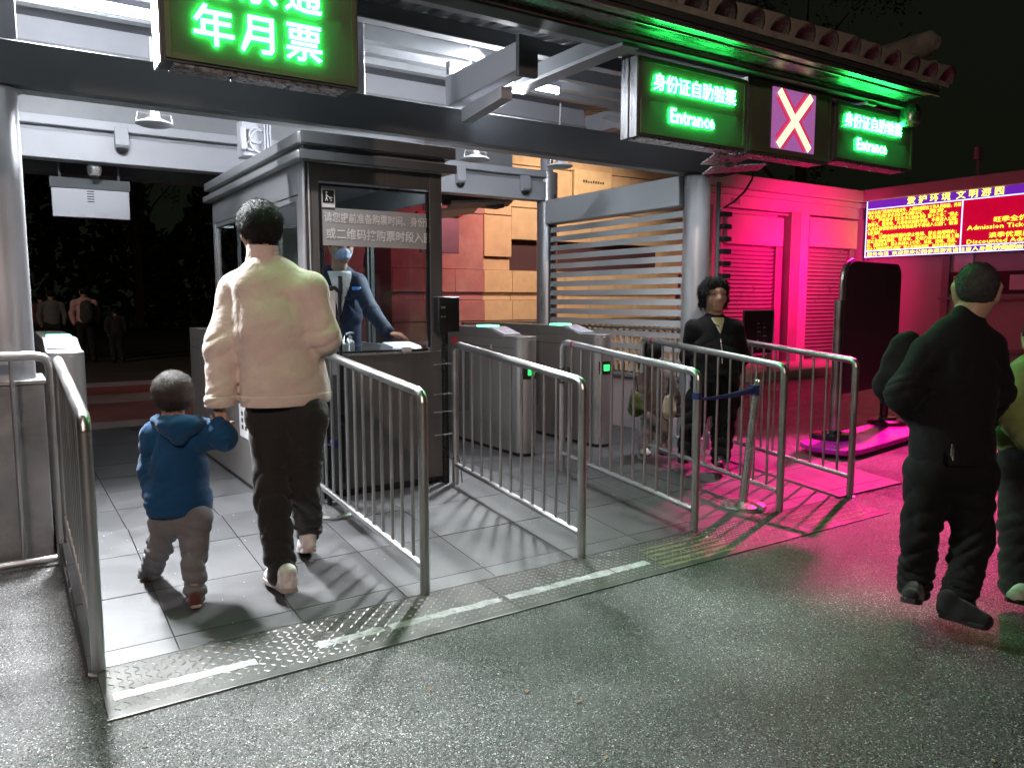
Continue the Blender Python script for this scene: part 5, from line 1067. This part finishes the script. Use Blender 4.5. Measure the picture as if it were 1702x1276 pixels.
    for f_ in feet:
        organic('shoe', m_shoe, t, [shoe_grid(f_[0], f_[1], shoe_s)]); 
        so_ = sole('sole', f_[0], f_[1], sole_m or black, t, shoe_s)
    if hair is not None:
        ho = organic('hair', hair[0], t, hair[1])
        if locks: strands(t, hair[0], ho, locks[0], locks[1], seed, locks[2])
    return t
def hair_cap(c, fw, s=1.0, rad=(0.087, 0.105, 0.098), low=-0.045, face=0.055, dz_=0.026, back=-0.012, seed=2, h=0.006, wr=0.002, brow=0.045, extra=()):
    c = V3(c); fw = unit(fw); rt = unit(np.cross(fw, UP)); q = lambda x, y, z: tuple(c + (rt * x + fw * y + UP * z) * s)
    pr = [('e', q(0, back, dz_), tuple(r_ * s for r_ in rad), tuple(fw))] + [cap(q(*a), q(*b), r1 * s, r2 * s) for a, b, r1, r2 in extra]
    sub = [('e', q(0, 0.105, -0.045), (0.075 * s, 0.075 * s, 0.095 * s), tuple(fw))]
    return sdf(pr, h * s, 0.01, sub=sub, cuts=[(q(0, 0, low), (0, 0, -1)), (q(0, face, brow), tuple(unit(fw * 0.7 - UP * 0.7)))] if face is not None else [(q(0, 0, low), (0, 0, -1))], wr=wr * s, wf=60, seed=seed)

# ---- man in beige jacket
beige = cloth('beige_fleece', (0.64, 0.54, 0.48), var=0.07, vscale=8, bump=0.45, bscale=40); charcoal = cloth('charcoal_denim', (0.022, 0.021, 0.021), bump=0.3)
shoe_white = mat('white_sneaker', (0.70, 0.68, 0.66), 0.6, 0, 0.25, 30, 0.3, 120); sole_w = mat('sole_rubber', (0.42, 0.37, 0.34), 0.7)
fwM = (-0.12, 1, 0)
hM = (1.127, 4.040, 1.857)
man = person('man in beige jacket and black trousers walking away, holding the child\'s hand', (1.18, 3.86, 0.045), hM, fwM, 1.08,
    [((1.134, 4.018, 1.726), 0.05), ((1.156, 3.979, 1.534), 0.195), ((1.178, 3.935, 1.314), 0.215), ((1.195, 3.889, 1.040), 0.217), ((1.185, 3.868, 0.827), 0.212)],
    [[(1.014, 4.075, 1.552), (0.921, 4.015, 1.273), (0.878, 3.936, 1.002)], [(1.326, 3.869, 1.552), (1.369, 3.832, 1.307), (1.446, 4.075, 1.432)]],
    [[(1.113, 3.927, 0.918), (1.079, 3.813, 0.525), (1.091, 3.734, 0.157)], [(1.264, 3.827, 0.918), (1.255, 3.842, 0.525), (1.337, 4.043, 0.260)]],
    [((1.096, 3.602, 0.091), (1.080, 3.922, 0.064)), ((1.303, 3.943, 0.158), (1.366, 4.217, 0.081))],
    beige, charcoal, shoe_white, (hair_m, [hair_cap(hM, fwM, 1.12, rad=(0.097, 0.112, 0.106), low=-0.075, face=0.06, seed=3)]),
    hem=(1.169, 3.802, 0.984), hands=[((0.877, 3.935, 0.991), (0.10, 0.05, -1), (0.9, 0.4, 0.1), 1.0, 0.75, -1)],
    sleeve_r=(0.084, 0.086, 0.066), leg_r=(0.108, 0.082, 0.072), wr=0.009, seed=4, sole_m=sole_w, shoe_s=1.1, h=0.0085, locks=(2600, 0.035, 0.22))

fM = unit(fwM); rM = unit(np.cross(fM, UP))
cB = V3((1.186, 3.853, 0.998)); patch('hem_band', beige, man, cB, (0.4, 0.35, 0.06), [(tuple(V3((1.169, 3.801, 0.978))), (0, 0, -1)), (tuple(V3((1.172, 3.806, 1.034))), (0, 0, 1))], infl=0.006)
cY = V3((1.143, 3.886, 1.497)); 0 and patch('yoke_seam', beige, man, cY, (0.35, 0.35, 0.05), [(tuple(cY + UP * 0.006), (0, 0, 1)), (tuple(cY - UP * 0.006), (0, 0, -1)), (tuple(cY + fM * 0.0), tuple(fM))], infl=0.0035, h=0.005)
cN = V3((1.131, 4.008, 1.725)); organic('collar', beige, man, [sdf([cap(tuple(cN - UP * 0.03), tuple(cN + UP * 0.035), 0.086, 0.074, 1.12, tuple(fM))], 0.007, 0.01, sub=[cap(tuple(cN - UP * 0.03), tuple(cN + UP * 0.2), 0.066, 0.062, 1.12, tuple(fM))], cuts=[(tuple(cN + UP * 0.052), (0, 0, 1))], wr=0.004, wf=30)])

# ---- child in blue
blue = cloth('blue_hoodie', (0.006, 0.06, 0.15), bump=0.2); grey_cord = cloth('grey_trousers', (0.165, 0.165, 0.172), bump=0.4)
brown_hair = mat('dark_brown_hair', (0.05, 0.035, 0.028), 0.42, 0, 0.5, 30, 0.9, 90, 0.08, stretch=(3, 3, 0.5))
fwC = (-0.05, 1, 0); hC = (0.681, 4.060, 1.042)
child = person('small child in blue hooded jacket seen from behind, reaching up to the man', (0.62, 3.99, 0.055), hC, fwC, 0.90,
    [((0.679, 4.046, 0.928), 0.03), ((0.687, 4.027, 0.828), 0.098), ((0.691, 4.006, 0.681), 0.125), ((0.686, 3.988, 0.513), 0.140), ((0.678, 3.977, 0.396), 0.138)],
    [[(0.602, 4.086, 0.845), (0.578, 4.091, 0.673), (0.567, 4.007, 0.526)], [(0.773, 3.975, 0.863), (0.880, 3.901, 0.830), (0.868, 3.915, 0.886)]],
    [[(0.623, 4.030, 0.431), (0.588, 4.081, 0.271), (0.560, 4.245, 0.094)], [(0.737, 3.943, 0.434), (0.710, 3.867, 0.269), (0.701, 3.816, 0.106)]],
    [((0.551, 4.175, 0.063), (0.554, 4.384, 0.023)), ((0.690, 3.745, 0.058), (0.704, 3.947, 0.017))],
    blue, grey_cord, cloth('brown_shoe', (0.10, 0.035, 0.03)), (brown_hair, [hair_cap(hC, fwC, 0.93, rad=(0.098, 0.108, 0.108), low=-0.10, face=0.06, dz_=0.015, seed=7)]),
    hem=(0.682, 3.996, 0.466), hands=[((0.864, 3.919, 0.892), (0.1, 0.1, 1), (-0.2, 1, 0), 0.62, 0.7, 1)],
    sleeve_r=(0.062, 0.056, 0.046), leg_r=(0.074, 0.056, 0.050), wr=0.007, seed=8, h=0.0075, shoe_s=0.66, sole_m=sole_w, locks=(2600, 0.034, 0.2))
hd_ = [cap((0.605, 4.033, 0.918), (0.679, 3.933, 0.889), 0.030, 0.034), cap((0.679, 3.933, 0.889), (0.772, 3.934, 0.910), 0.034, 0.030), cap((0.627, 3.957, 0.908), (0.731, 3.889, 0.908), 0.028, 0.028), cap((0.678, 3.932, 0.878), (0.676, 3.916, 0.840), 0.035, 0.02)]
organic('hood', blue, child, [sdf(hd_, 0.007, 0.02, wr=0.006, wf=30, seed=3)])

# ---- woman
blk = cloth('black_zip_jacket', (0.006, 0.006, 0.007), bump=0.15, sheen=0.03); blkp = cloth('black_trousers', (0.006, 0.006, 0.007), bump=0.15, sheen=0.02)
fwW = (-0.45, -0.9, 0); hW = (4.981, 4.478, 1.538)
wom = person('woman in black zip jacket standing with hands behind her back by the railing', (5.0, 4.42, 0.10), hW, fwW, 1.16,
    [((4.987, 4.477, 1.373), 0.05), ((4.976, 4.462, 1.202), 0.175), ((4.954, 4.428, 1.019), 0.19), ((4.942, 4.410, 0.819), 0.20), ((4.938, 4.413, 0.631), 0.185)],
    [[(4.837, 4.562, 1.268), (4.830, 4.608, 1.028), (5.012, 4.628, 0.811)], [(5.127, 4.370, 1.267), (5.207, 4.359, 1.028), (5.216, 4.494, 0.811)]],
    [[(4.843, 4.480, 0.672), (4.759, 4.480, 0.424), (4.691, 4.477, 0.239)], [(5.032, 4.356, 0.671), (4.961, 4.322, 0.418), (4.865, 4.262, 0.215)]],
    [((4.717, 4.500, 0.181), (4.526, 4.362, 0.187)), ((4.896, 4.281, 0.147), (4.709, 4.140, 0.156))],
    blk, blkp, black, (hair_m, [hair_cap(hW, fwW, 1.16, rad=(0.098, 0.108, 0.105), low=-0.088, face=None, dz_=0.024, back=-0.020, seed=12, wr=0.004, extra=[((-0.070, -0.02, 0.05), (-0.074, -0.02, -0.07), 0.036, 0.030), ((0.070, -0.02, 0.05), (0.074, -0.02, -0.07), 0.036, 0.030), ((0, -0.06, 0.0), (0, -0.065, -0.07), 0.07, 0.06), ((-0.04, 0.055, 0.092), (0.045, 0.055, 0.092), 0.028, 0.028)])]),
    hem=(4.934, 4.398, 0.684), front=True, sleeve_r=(0.066, 0.066, 0.056), leg_r=(0.108, 0.086, 0.076), wr=0.007, seed=13, locks=(2200, 0.06, 0.15), collar=((4.982, 4.471, 1.302), (4.985, 4.475, 1.353), 0.080, 0.070))
# eyes, shirt, zip
def face_bits(c, fw, s, parent, lip=True):
    c = V3(c); fw = unit(fw); rt = unit(np.cross(fw, UP)); q = lambda x, y, z: c + (rt * x + fw * y + UP * z) * s
    for sg in (-1, 1):
        p = q(sg * 0.031, 0.0885, 0.006); e = MB(); e.lathe(tuple(p), [(0.002, -0.0042), (0.0115, -0.0025), (0.0135, 0), (0.0115, 0.0025), (0.002, 0.0042)], 12); e.build('eye', black, parent)
        a, b = q(sg * 0.017, 0.092, 0.030), q(sg * 0.047, 0.080, 0.031); tb('eyebrow', hair_m, parent, [tuple(a), tuple((a + b) / 2 + UP * 0.004), tuple(b)], 0.0035, 6)
    if lip: tb('lips', mat('lip_red', (0.25, 0.09, 0.08), 0.5), parent, [tuple(q(-0.019, 0.088, -0.059)), tuple(q(0, 0.094, -0.058)), tuple(q(0.019, 0.088, -0.059))], 0.0035, 6)
face_bits(hW, fwW, 1.16, wom)
fW = unit(fwW); rW = unit(np.cross(fW, UP)); cW = V3((4.980, 4.468, 1.267))
def fr(c, f_, r_, x, y, z): return tuple(c + r_ * x + f_ * y + UP * z)
def vpatch(name, m, t, top, width, depth, infl, f_, r_, side=0):
    top = V3(top); tip = top - UP * depth; n1 = unit(r_ * depth + UP * (-width)); n2 = unit(-r_ * depth + UP * (-width))
    c = top - UP * depth / 2; cuts = [(tuple(tip), tuple(n1)), (tuple(tip), tuple(n2)), (tuple(top), (0, 0, 1)), (tuple(top - f_ * 0.02), tuple(-f_))]
    return patch(name, m, t, c, (width + 0.2, width + 0.2, depth / 2 + 0.03), cuts, infl, 0.005)
cream_s = cloth('cream_shirt', (0.62, 0.60, 0.36)); tW = V3((4.985, 4.475, 1.353))
vpatch('collar_edge', paper, wom, tW, 0.060, 0.135, 0.003, fW, rW)
vpatch('shirt', cream_s, wom, tW + UP * 0.004, 0.054, 0.122, 0.0055, fW, rW)
cZ = tW - UP * 0.27 + fW * 0.12
patch('zip', chrome, wom, cZ, (0.2, 0.2, 0.10), [(tuple(cZ + rW * 0.004), tuple(rW)), (tuple(cZ - rW * 0.004), tuple(-rW)), (tuple(tW), tuple(-fW))], 0.004, 0.004)
tb('necklace', mat('gold', (0.7, 0.55, 0.2), 0.3, 1.0), wom, [fr(tW, fW, rW, x, 0.085 + 0.05 * math.cos(x * 28), -0.02 - 0.05 * math.cos(x * 28)) for x in (-0.05, -0.03, 0.0, 0.03, 0.05)], 0.003, 6)

# ---- older man in dark clothes, right foreground
dk_j = cloth('dark_field_jacket', (0.008, 0.006, 0.009), bump=0.25, sheen=0.03); dk_t = cloth('dark_work_trousers', (0.006, 0.0055, 0.007), bump=0.25, sheen=0.02)
fwO = (0.5, 0.85, 0); hfO = (0.80, 0.50, -0.25); hO = (3.762, 1.811, 1.534)
grey_hair = mat('cropped_grey_hair', (0.05, 0.042, 0.045), 0.6, 0, 0.5, 60, 0.6, 300, 0.05)
old = person('older man in dark jacket with cropped hair, back turned, on the pink lit asphalt', (3.66, 1.84, 0), hO, fwO, 1.10,
    [((3.720, 1.823, 1.412), 0.05), ((3.681, 1.829, 1.261), 0.172), ((3.656, 1.822, 1.081), 0.176), ((3.628, 1.810, 0.847), 0.180), ((3.614, 1.800, 0.695), 0.195)],
    [[(3.560, 1.908, 1.253), (3.417, 1.931, 1.073), (3.705, 1.956, 0.875)], [(3.788, 1.761, 1.280), (3.854, 1.739, 1.076), (4.001, 1.859, 0.891)]],
    [[(3.545, 1.847, 0.709), (3.517, 1.876, 0.421), (3.541, 1.897, 0.147)], [(3.684, 1.755, 0.709), (3.642, 1.699, 0.431), (3.505, 1.680, 0.146)]],
    [((3.537, 1.891, 0.077), (3.296, 1.783, 0.158)), ((3.437, 1.718, 0.095), (3.477, 1.522, 0.090))],
    dk_j, dk_t, cloth('black_boot', (0.008, 0.008, 0.009)), (grey_hair, [hair_cap(hO, hfO, 1.10, rad=(0.080, 0.099, 0.094), low=-0.045, face=0.045, seed=15, wr=0.003)]),
    hem=(3.625, 1.801, 0.764), headfw=hfO, sleeve_r=(0.074, 0.074, 0.060), leg_r=(0.110, 0.080, 0.070), wr=0.008, seed=16, collar=((3.701, 1.829, 1.363), (3.718, 1.825, 1.412), 0.088, 0.072), shoe_s=1.0, h=0.009, locks=(1600, 0.010, 0.5),
    hands=[((3.704, 1.955, 0.869), (0.6, 0.5, -0.2), (0, 0.2, 1), 1.0, 0.6, 1), ((4.012, 1.875, 0.885), (-0.7, 0.3, 0.0), (0, 0.2, 1), 1.0, 0.6, -1)])
kk = thing('key_bunch', 'metal keys hanging at back of the older man\'s belt', 'keys', (3.425, 1.705, 0.857))
for i, (a, b) in enumerate((((1583, 735), (1586, 752)), ((1580, 742), (1578, 765)), ((1584, 750), (1582, 772)))):
    pass
k0 = V3((3.410, 1.699, 0.878)); 
for i in range(3): 
    a = k0 + np.array((0.006 * i, 0, -0.012 * i)); tb('key', chrome, kk, [tuple(a), tuple(a + np.array((0.004 * (i - 1), 0, -0.05)))], 0.004, 6)
bg_ = thing('shoulder_bag', 'black bag under the older man\'s left arm', 'bag', (3.398, 1.984, 1.110))
organic('bag_body', dk_j, bg_, [sdf([cap((3.551, 2.035, 1.257), (3.513, 2.040, 1.098), 0.055, 0.085, 1.6, (0.55, 0.83, 0)), cap((3.581, 2.018, 1.283), (3.520, 1.985, 1.088), 0.06, 0.07)], 0.012, 0.02, wr=0.012, wf=22, seed=2)])
fd = thing('food_carton', 'small brown carton held at the older man\'s waist', 'carton', (3.900, 1.856, 0.915))
organic('carton_body', mat('brown_card', (0.10, 0.045, 0.03), 0.7), fd, [sdf([cap((3.876, 1.873, 0.918), (3.930, 1.838, 0.924), 0.022, 0.022)], 0.006, 0.006)])

# ---- girl cut off by the right edge
lime = cloth('lime_jacket', (0.20, 0.26, 0.09), bump=0.2)
fwG = (-0.9, -0.2, 0); hG = (4.231, 1.712, 1.302)
person('person in lime green jacket and black trousers cut off by right edge', (4.3, 1.72, 0), hG, fwG, 0.98,
    [((4.224, 1.703, 1.197), 0.05), ((4.215, 1.694, 1.087), 0.165), ((4.197, 1.688, 0.941), 0.175), ((4.174, 1.686, 0.810), 0.185), ((4.162, 1.678, 0.693), 0.155)],
    [[(4.116, 1.739, 1.112), (3.999, 1.700, 0.956), (3.930, 1.613, 0.860)], [(4.333, 1.644, 1.114), (4.306, 1.592, 0.944), (3.988, 1.573, 0.945)]],
    [[(4.119, 1.709, 0.708), (4.060, 1.686, 0.422), (4.038, 1.663, 0.132)], [(4.224, 1.639, 0.708), (4.199, 1.618, 0.416), (4.209, 1.597, 0.117)]],
    [((4.039, 1.627, 0.041), (3.815, 1.591, 0.110)), ((4.211, 1.561, 0.037), (3.985, 1.526, 0.099))],
    lime, cloth('black_wide_trousers', (0.008, 0.009, 0.009)), mat('pale_green_sneaker', (0.45, 0.60, 0.45), 0.6), (hair_m, [hair_cap(hG, fwG, 1.0, low=-0.09, seed=22)]),
    hem=(4.171, 1.681, 0.760), sleeve_r=(0.082, 0.085, 0.06), leg_r=(0.105, 0.085, 0.082), wr=0.009, seed=23)

# ---- ticket attendant in the booth
navy = cloth('navy_suit', (0.005, 0.010, 0.030), bump=0.1, rough=0.8, sheen=0.02); mask_m = cloth('blue_face_mask', (0.38, 0.48, 0.74), rough=0.8, bump=0.1)
fwS = (-0.15, -1, 0); hS = (2.149, 5.562, 1.883)
stf = person('masked ticket attendant in navy suit leaning over the counter inside booth', (2.1, 5.7, 0.14), hS, fwS, 1.0,
    [((2.143, 5.607, 1.738), 0.045), ((2.154, 5.656, 1.613), 0.165), ((2.175, 5.687, 1.403), 0.165), ((2.193, 5.739, 1.146), 0.155), ((2.179, 5.718, 0.914), 0.150)],
    [[(2.032, 5.711, 1.595), (2.004, 5.650, 1.361), (1.989, 5.420, 1.182)], [(2.254, 5.520, 1.630), (2.275, 5.309, 1.416), (2.286, 5.054, 1.271)]],
    [[(2.118, 5.761, 0.937), (2.095, 5.727, 0.565), (2.074, 5.696, 0.216)], [(2.243, 5.678, 0.937), (2.220, 5.645, 0.565), (2.199, 5.613, 0.216)]],
    [((2.087, 5.737, 0.135), (2.017, 5.546, 0.162)), ((2.213, 5.654, 0.135), (2.139, 5.465, 0.162))],
    navy, blkp, black, (hair_m, [hair_cap(hS, fwS, 1.0, rad=(0.09, 0.102, 0.1), low=-0.05, face=0.062, seed=31)]),
    front=True, sleeve_r=(0.066, 0.056, 0.046), leg_r=(0.08, 0.065, 0.06), wr=0.004, seed=32, hands=[((2.285, 5.042, 1.267), (0.75, -0.55, -0.12), (0, -0.1, -1), 0.95, 0.3, 1), ((1.989, 5.407, 1.178), (0.4, -0.9, 0), (0, 0, -1), 0.95, 0.3, -1)])
face_bits(hS, fwS, 1.0, stf, False)
fS = unit(fwS); cS = V3(hS); rS = unit(np.cross(fS, UP))
organic('face_mask', mask_m, stf, [sdf([('e', tuple(cS + fS * 0.038 - UP * 0.045), (0.064, 0.070, 0.052), tuple(fS)), cap(tuple(cS + fS * 0.100 - UP * 0.03), tuple(cS + fS * 0.098 - UP * 0.06), 0.02, 0.02)], 0.006, 0.012, cuts=[(tuple(cS + fS * 0.02), tuple(-fS))], wr=0.002, wf=50)])
tS = V3((2.138, 5.608, 1.716)); vpatch('shirt', mat('pale_shirt', (0.62, 0.63, 0.66), 0.8, 0, 0.05, 20, 0.2, 60), stf, tS, 0.085, 0.36, 0.004, fS, rS)
tie = patch('tie', cloth('dark_tie', (0.05, 0.05, 0.07)), stf, tS - UP * 0.14, (0.2, 0.2, 0.10), [(tuple(tS + rS * 0.016), tuple(rS)), (tuple(tS - rS * 0.016), tuple(-rS)), (tuple(tS), tuple(-fS))], 0.007, 0.005)
cQ = tS + rS * -0.10 - UP * 0.13; patch('badge', mat('badge_blue', (0.05, 0.2, 0.7), 0.4), stf, cQ, (0.2, 0.2, 0.03), [(tuple(cQ + UP * 0.012), (0, 0, 1)), (tuple(cQ - UP * 0.012), (0, 0, -1)), (tuple(cQ + rS * 0.028), tuple(rS)), (tuple(cQ - rS * 0.028), tuple(-rS)), (tuple(tS), tuple(-fS))], 0.005, 0.005)

# ---- young visitor with bags behind the railings
fwK = (0.6, 0.4, 0); hK = (4.651, 4.849, 1.046); brownj = cloth('brown_jacket', (0.13, 0.10, 0.09)); kp = cloth('pale_grey_trousers', (0.36, 0.34, 0.33))
kid = person('child in brown and grey clothes behind the middle railings beside the woman', (4.6, 5.15, 0.14), hK, fwK, 0.86,
    [((4.648, 4.836, 0.928), 0.03), ((4.651, 4.822, 0.836), 0.11), ((4.652, 4.803, 0.697), 0.12), ((4.642, 4.789, 0.543), 0.125), ((4.638, 4.783, 0.466), 0.10)],
    [[(4.551, 4.863, 0.828), (4.481, 4.844, 0.705), (4.458, 4.772, 0.586)], [(4.746, 4.758, 0.826), (4.779, 4.716, 0.672), (4.773, 4.676, 0.521)]],
    [[(4.597, 4.815, 0.508), (4.558, 4.800, 0.378), (4.525, 4.805, 0.255)], [(4.683, 4.758, 0.508), (4.660, 4.730, 0.367), (4.654, 4.720, 0.255)]],
    [((4.526, 4.820, 0.184), (4.485, 4.703, 0.193)), ((4.655, 4.735, 0.189), (4.612, 4.620, 0.198))],
    brownj, kp, shoe_white, (hair_m, [hair_cap(hK, fwK, 0.9, rad=(0.098, 0.108, 0.108), low=-0.09, seed=41)]), hem=(4.640, 4.786, 0.508), sleeve_r=(0.055, 0.05, 0.04), leg_r=(0.07, 0.055, 0.05), seed=42, shoe_s=0.75)
for (x, y, w_, sc, m_, lb) in ((1056, 668, 6.45, 1.0, cloth('olive_bag', (0.12, 0.15, 0.05)), 'small olive and brown handbag hanging left of the child in brown'), (1112, 672, 6.5, 1.0, cloth('cream_bag', (0.5, 0.46, 0.33)), 'pale cloth bag hanging right of the child in brown')):
    c = V3(((4.386, 4.768, 0.653), (4.655, 4.647, 0.626))[x > 1100]); t = thing('handbag', lb, 'bag', tuple(c))
    organic('bag_body', m_, t, [sdf([cap(tuple(c + UP * 0.04), tuple(c - UP * 0.06), 0.045, 0.065, 1.6, (0.55, 0.83, 0))], 0.010, 0.01, wr=0.005, wf=25)])
    tb('strap', black, t, [tuple(c + np.array((-0.03, 0, 0.08))), tuple(c + UP * 0.22), tuple(c + np.array((0.03, 0, 0.08)))], 0.006, 6)

# ---- distant walkers in the dark
def far_person(px_base, label, mt, ml, sc, fw_, pack=False, seed=1):
    b = V3(px_base); q = lambda x, z, y=0: tuple(b + np.array((x, y, z)) * sc)
    t = person(label, tuple(b), q(0, 1.55), fw_, sc, [(q(0, 1.42), 0.05 * sc), (q(0, 1.30), 0.16 * sc), (q(0, 1.1), 0.16 * sc), (q(0, 0.95), 0.16 * sc), (q(0, 0.85), 0.13 * sc)],
        [[q(-0.2, 1.32), q(-0.26, 1.08), q(-0.22, 0.84, -0.05)], [q(0.2, 1.32), q(0.26, 1.08), q(0.22, 0.84, 0.05)]],
        [[q(-0.09, 0.85), q(-0.10, 0.46, 0.05), q(-0.10, 0.10)], [q(0.09, 0.85), q(0.10, 0.46, -0.02), q(0.12, 0.10, -0.1)]],
        [(q(-0.1, 0.0, -0.06), q(-0.1, 0.0, 0.16)), (q(0.12, 0.0, -0.16), q(0.12, 0.0, 0.06))],
        mt, ml, black, (hair_m, [hair_cap(q(0, 1.55), fw_, sc, h=0.012, seed=seed)]), hem=q(0, 0.86), h=0.022, wr=0.004, seed=seed, topname='jacket', group='walkers in the dark beyond the gates')
    if pack: organic('backpack', cloth('grey_backpack', (0.06, 0.06, 0.06)), t, [sdf([cap(q(0.02, 1.25, -0.2), q(0.02, 1.0, -0.2), 0.13 * sc, 0.14 * sc, 1.4, (0, 1, 0))], 0.02, 0.02)])
pinkt = cloth('dusty_pink_top', (0.7, 0.42, 0.42))
far_person((1.564, 19.522, 0.130), 'walker in dusty pink top with a grey backpack', pinkt, charcoal, 1.0, (-0.1, 1, 0), True, 51)
far_person((0.950, 19.735, 0.130), 'walker in grey top just right of the left column', cloth('grey_top', (0.16, 0.17, 0.16)), charcoal, 0.96, (0.1, 1, 0), False, 52)
far_person((0.776, 20.464, 0.130), 'walker in dark red top half hidden by left column', cloth('dark_red_top', (0.16, 0.04, 0.05)), charcoal, 0.92, (0.3, 1, 0), False, 53)
far_person((2.123, 19.146, 0.130), 'dim walker in black right of pink topped one', cloth('dim_black_top', (0.03, 0.03, 0.035)), charcoal, 0.72, (0.3, 1, 0), False, 54)
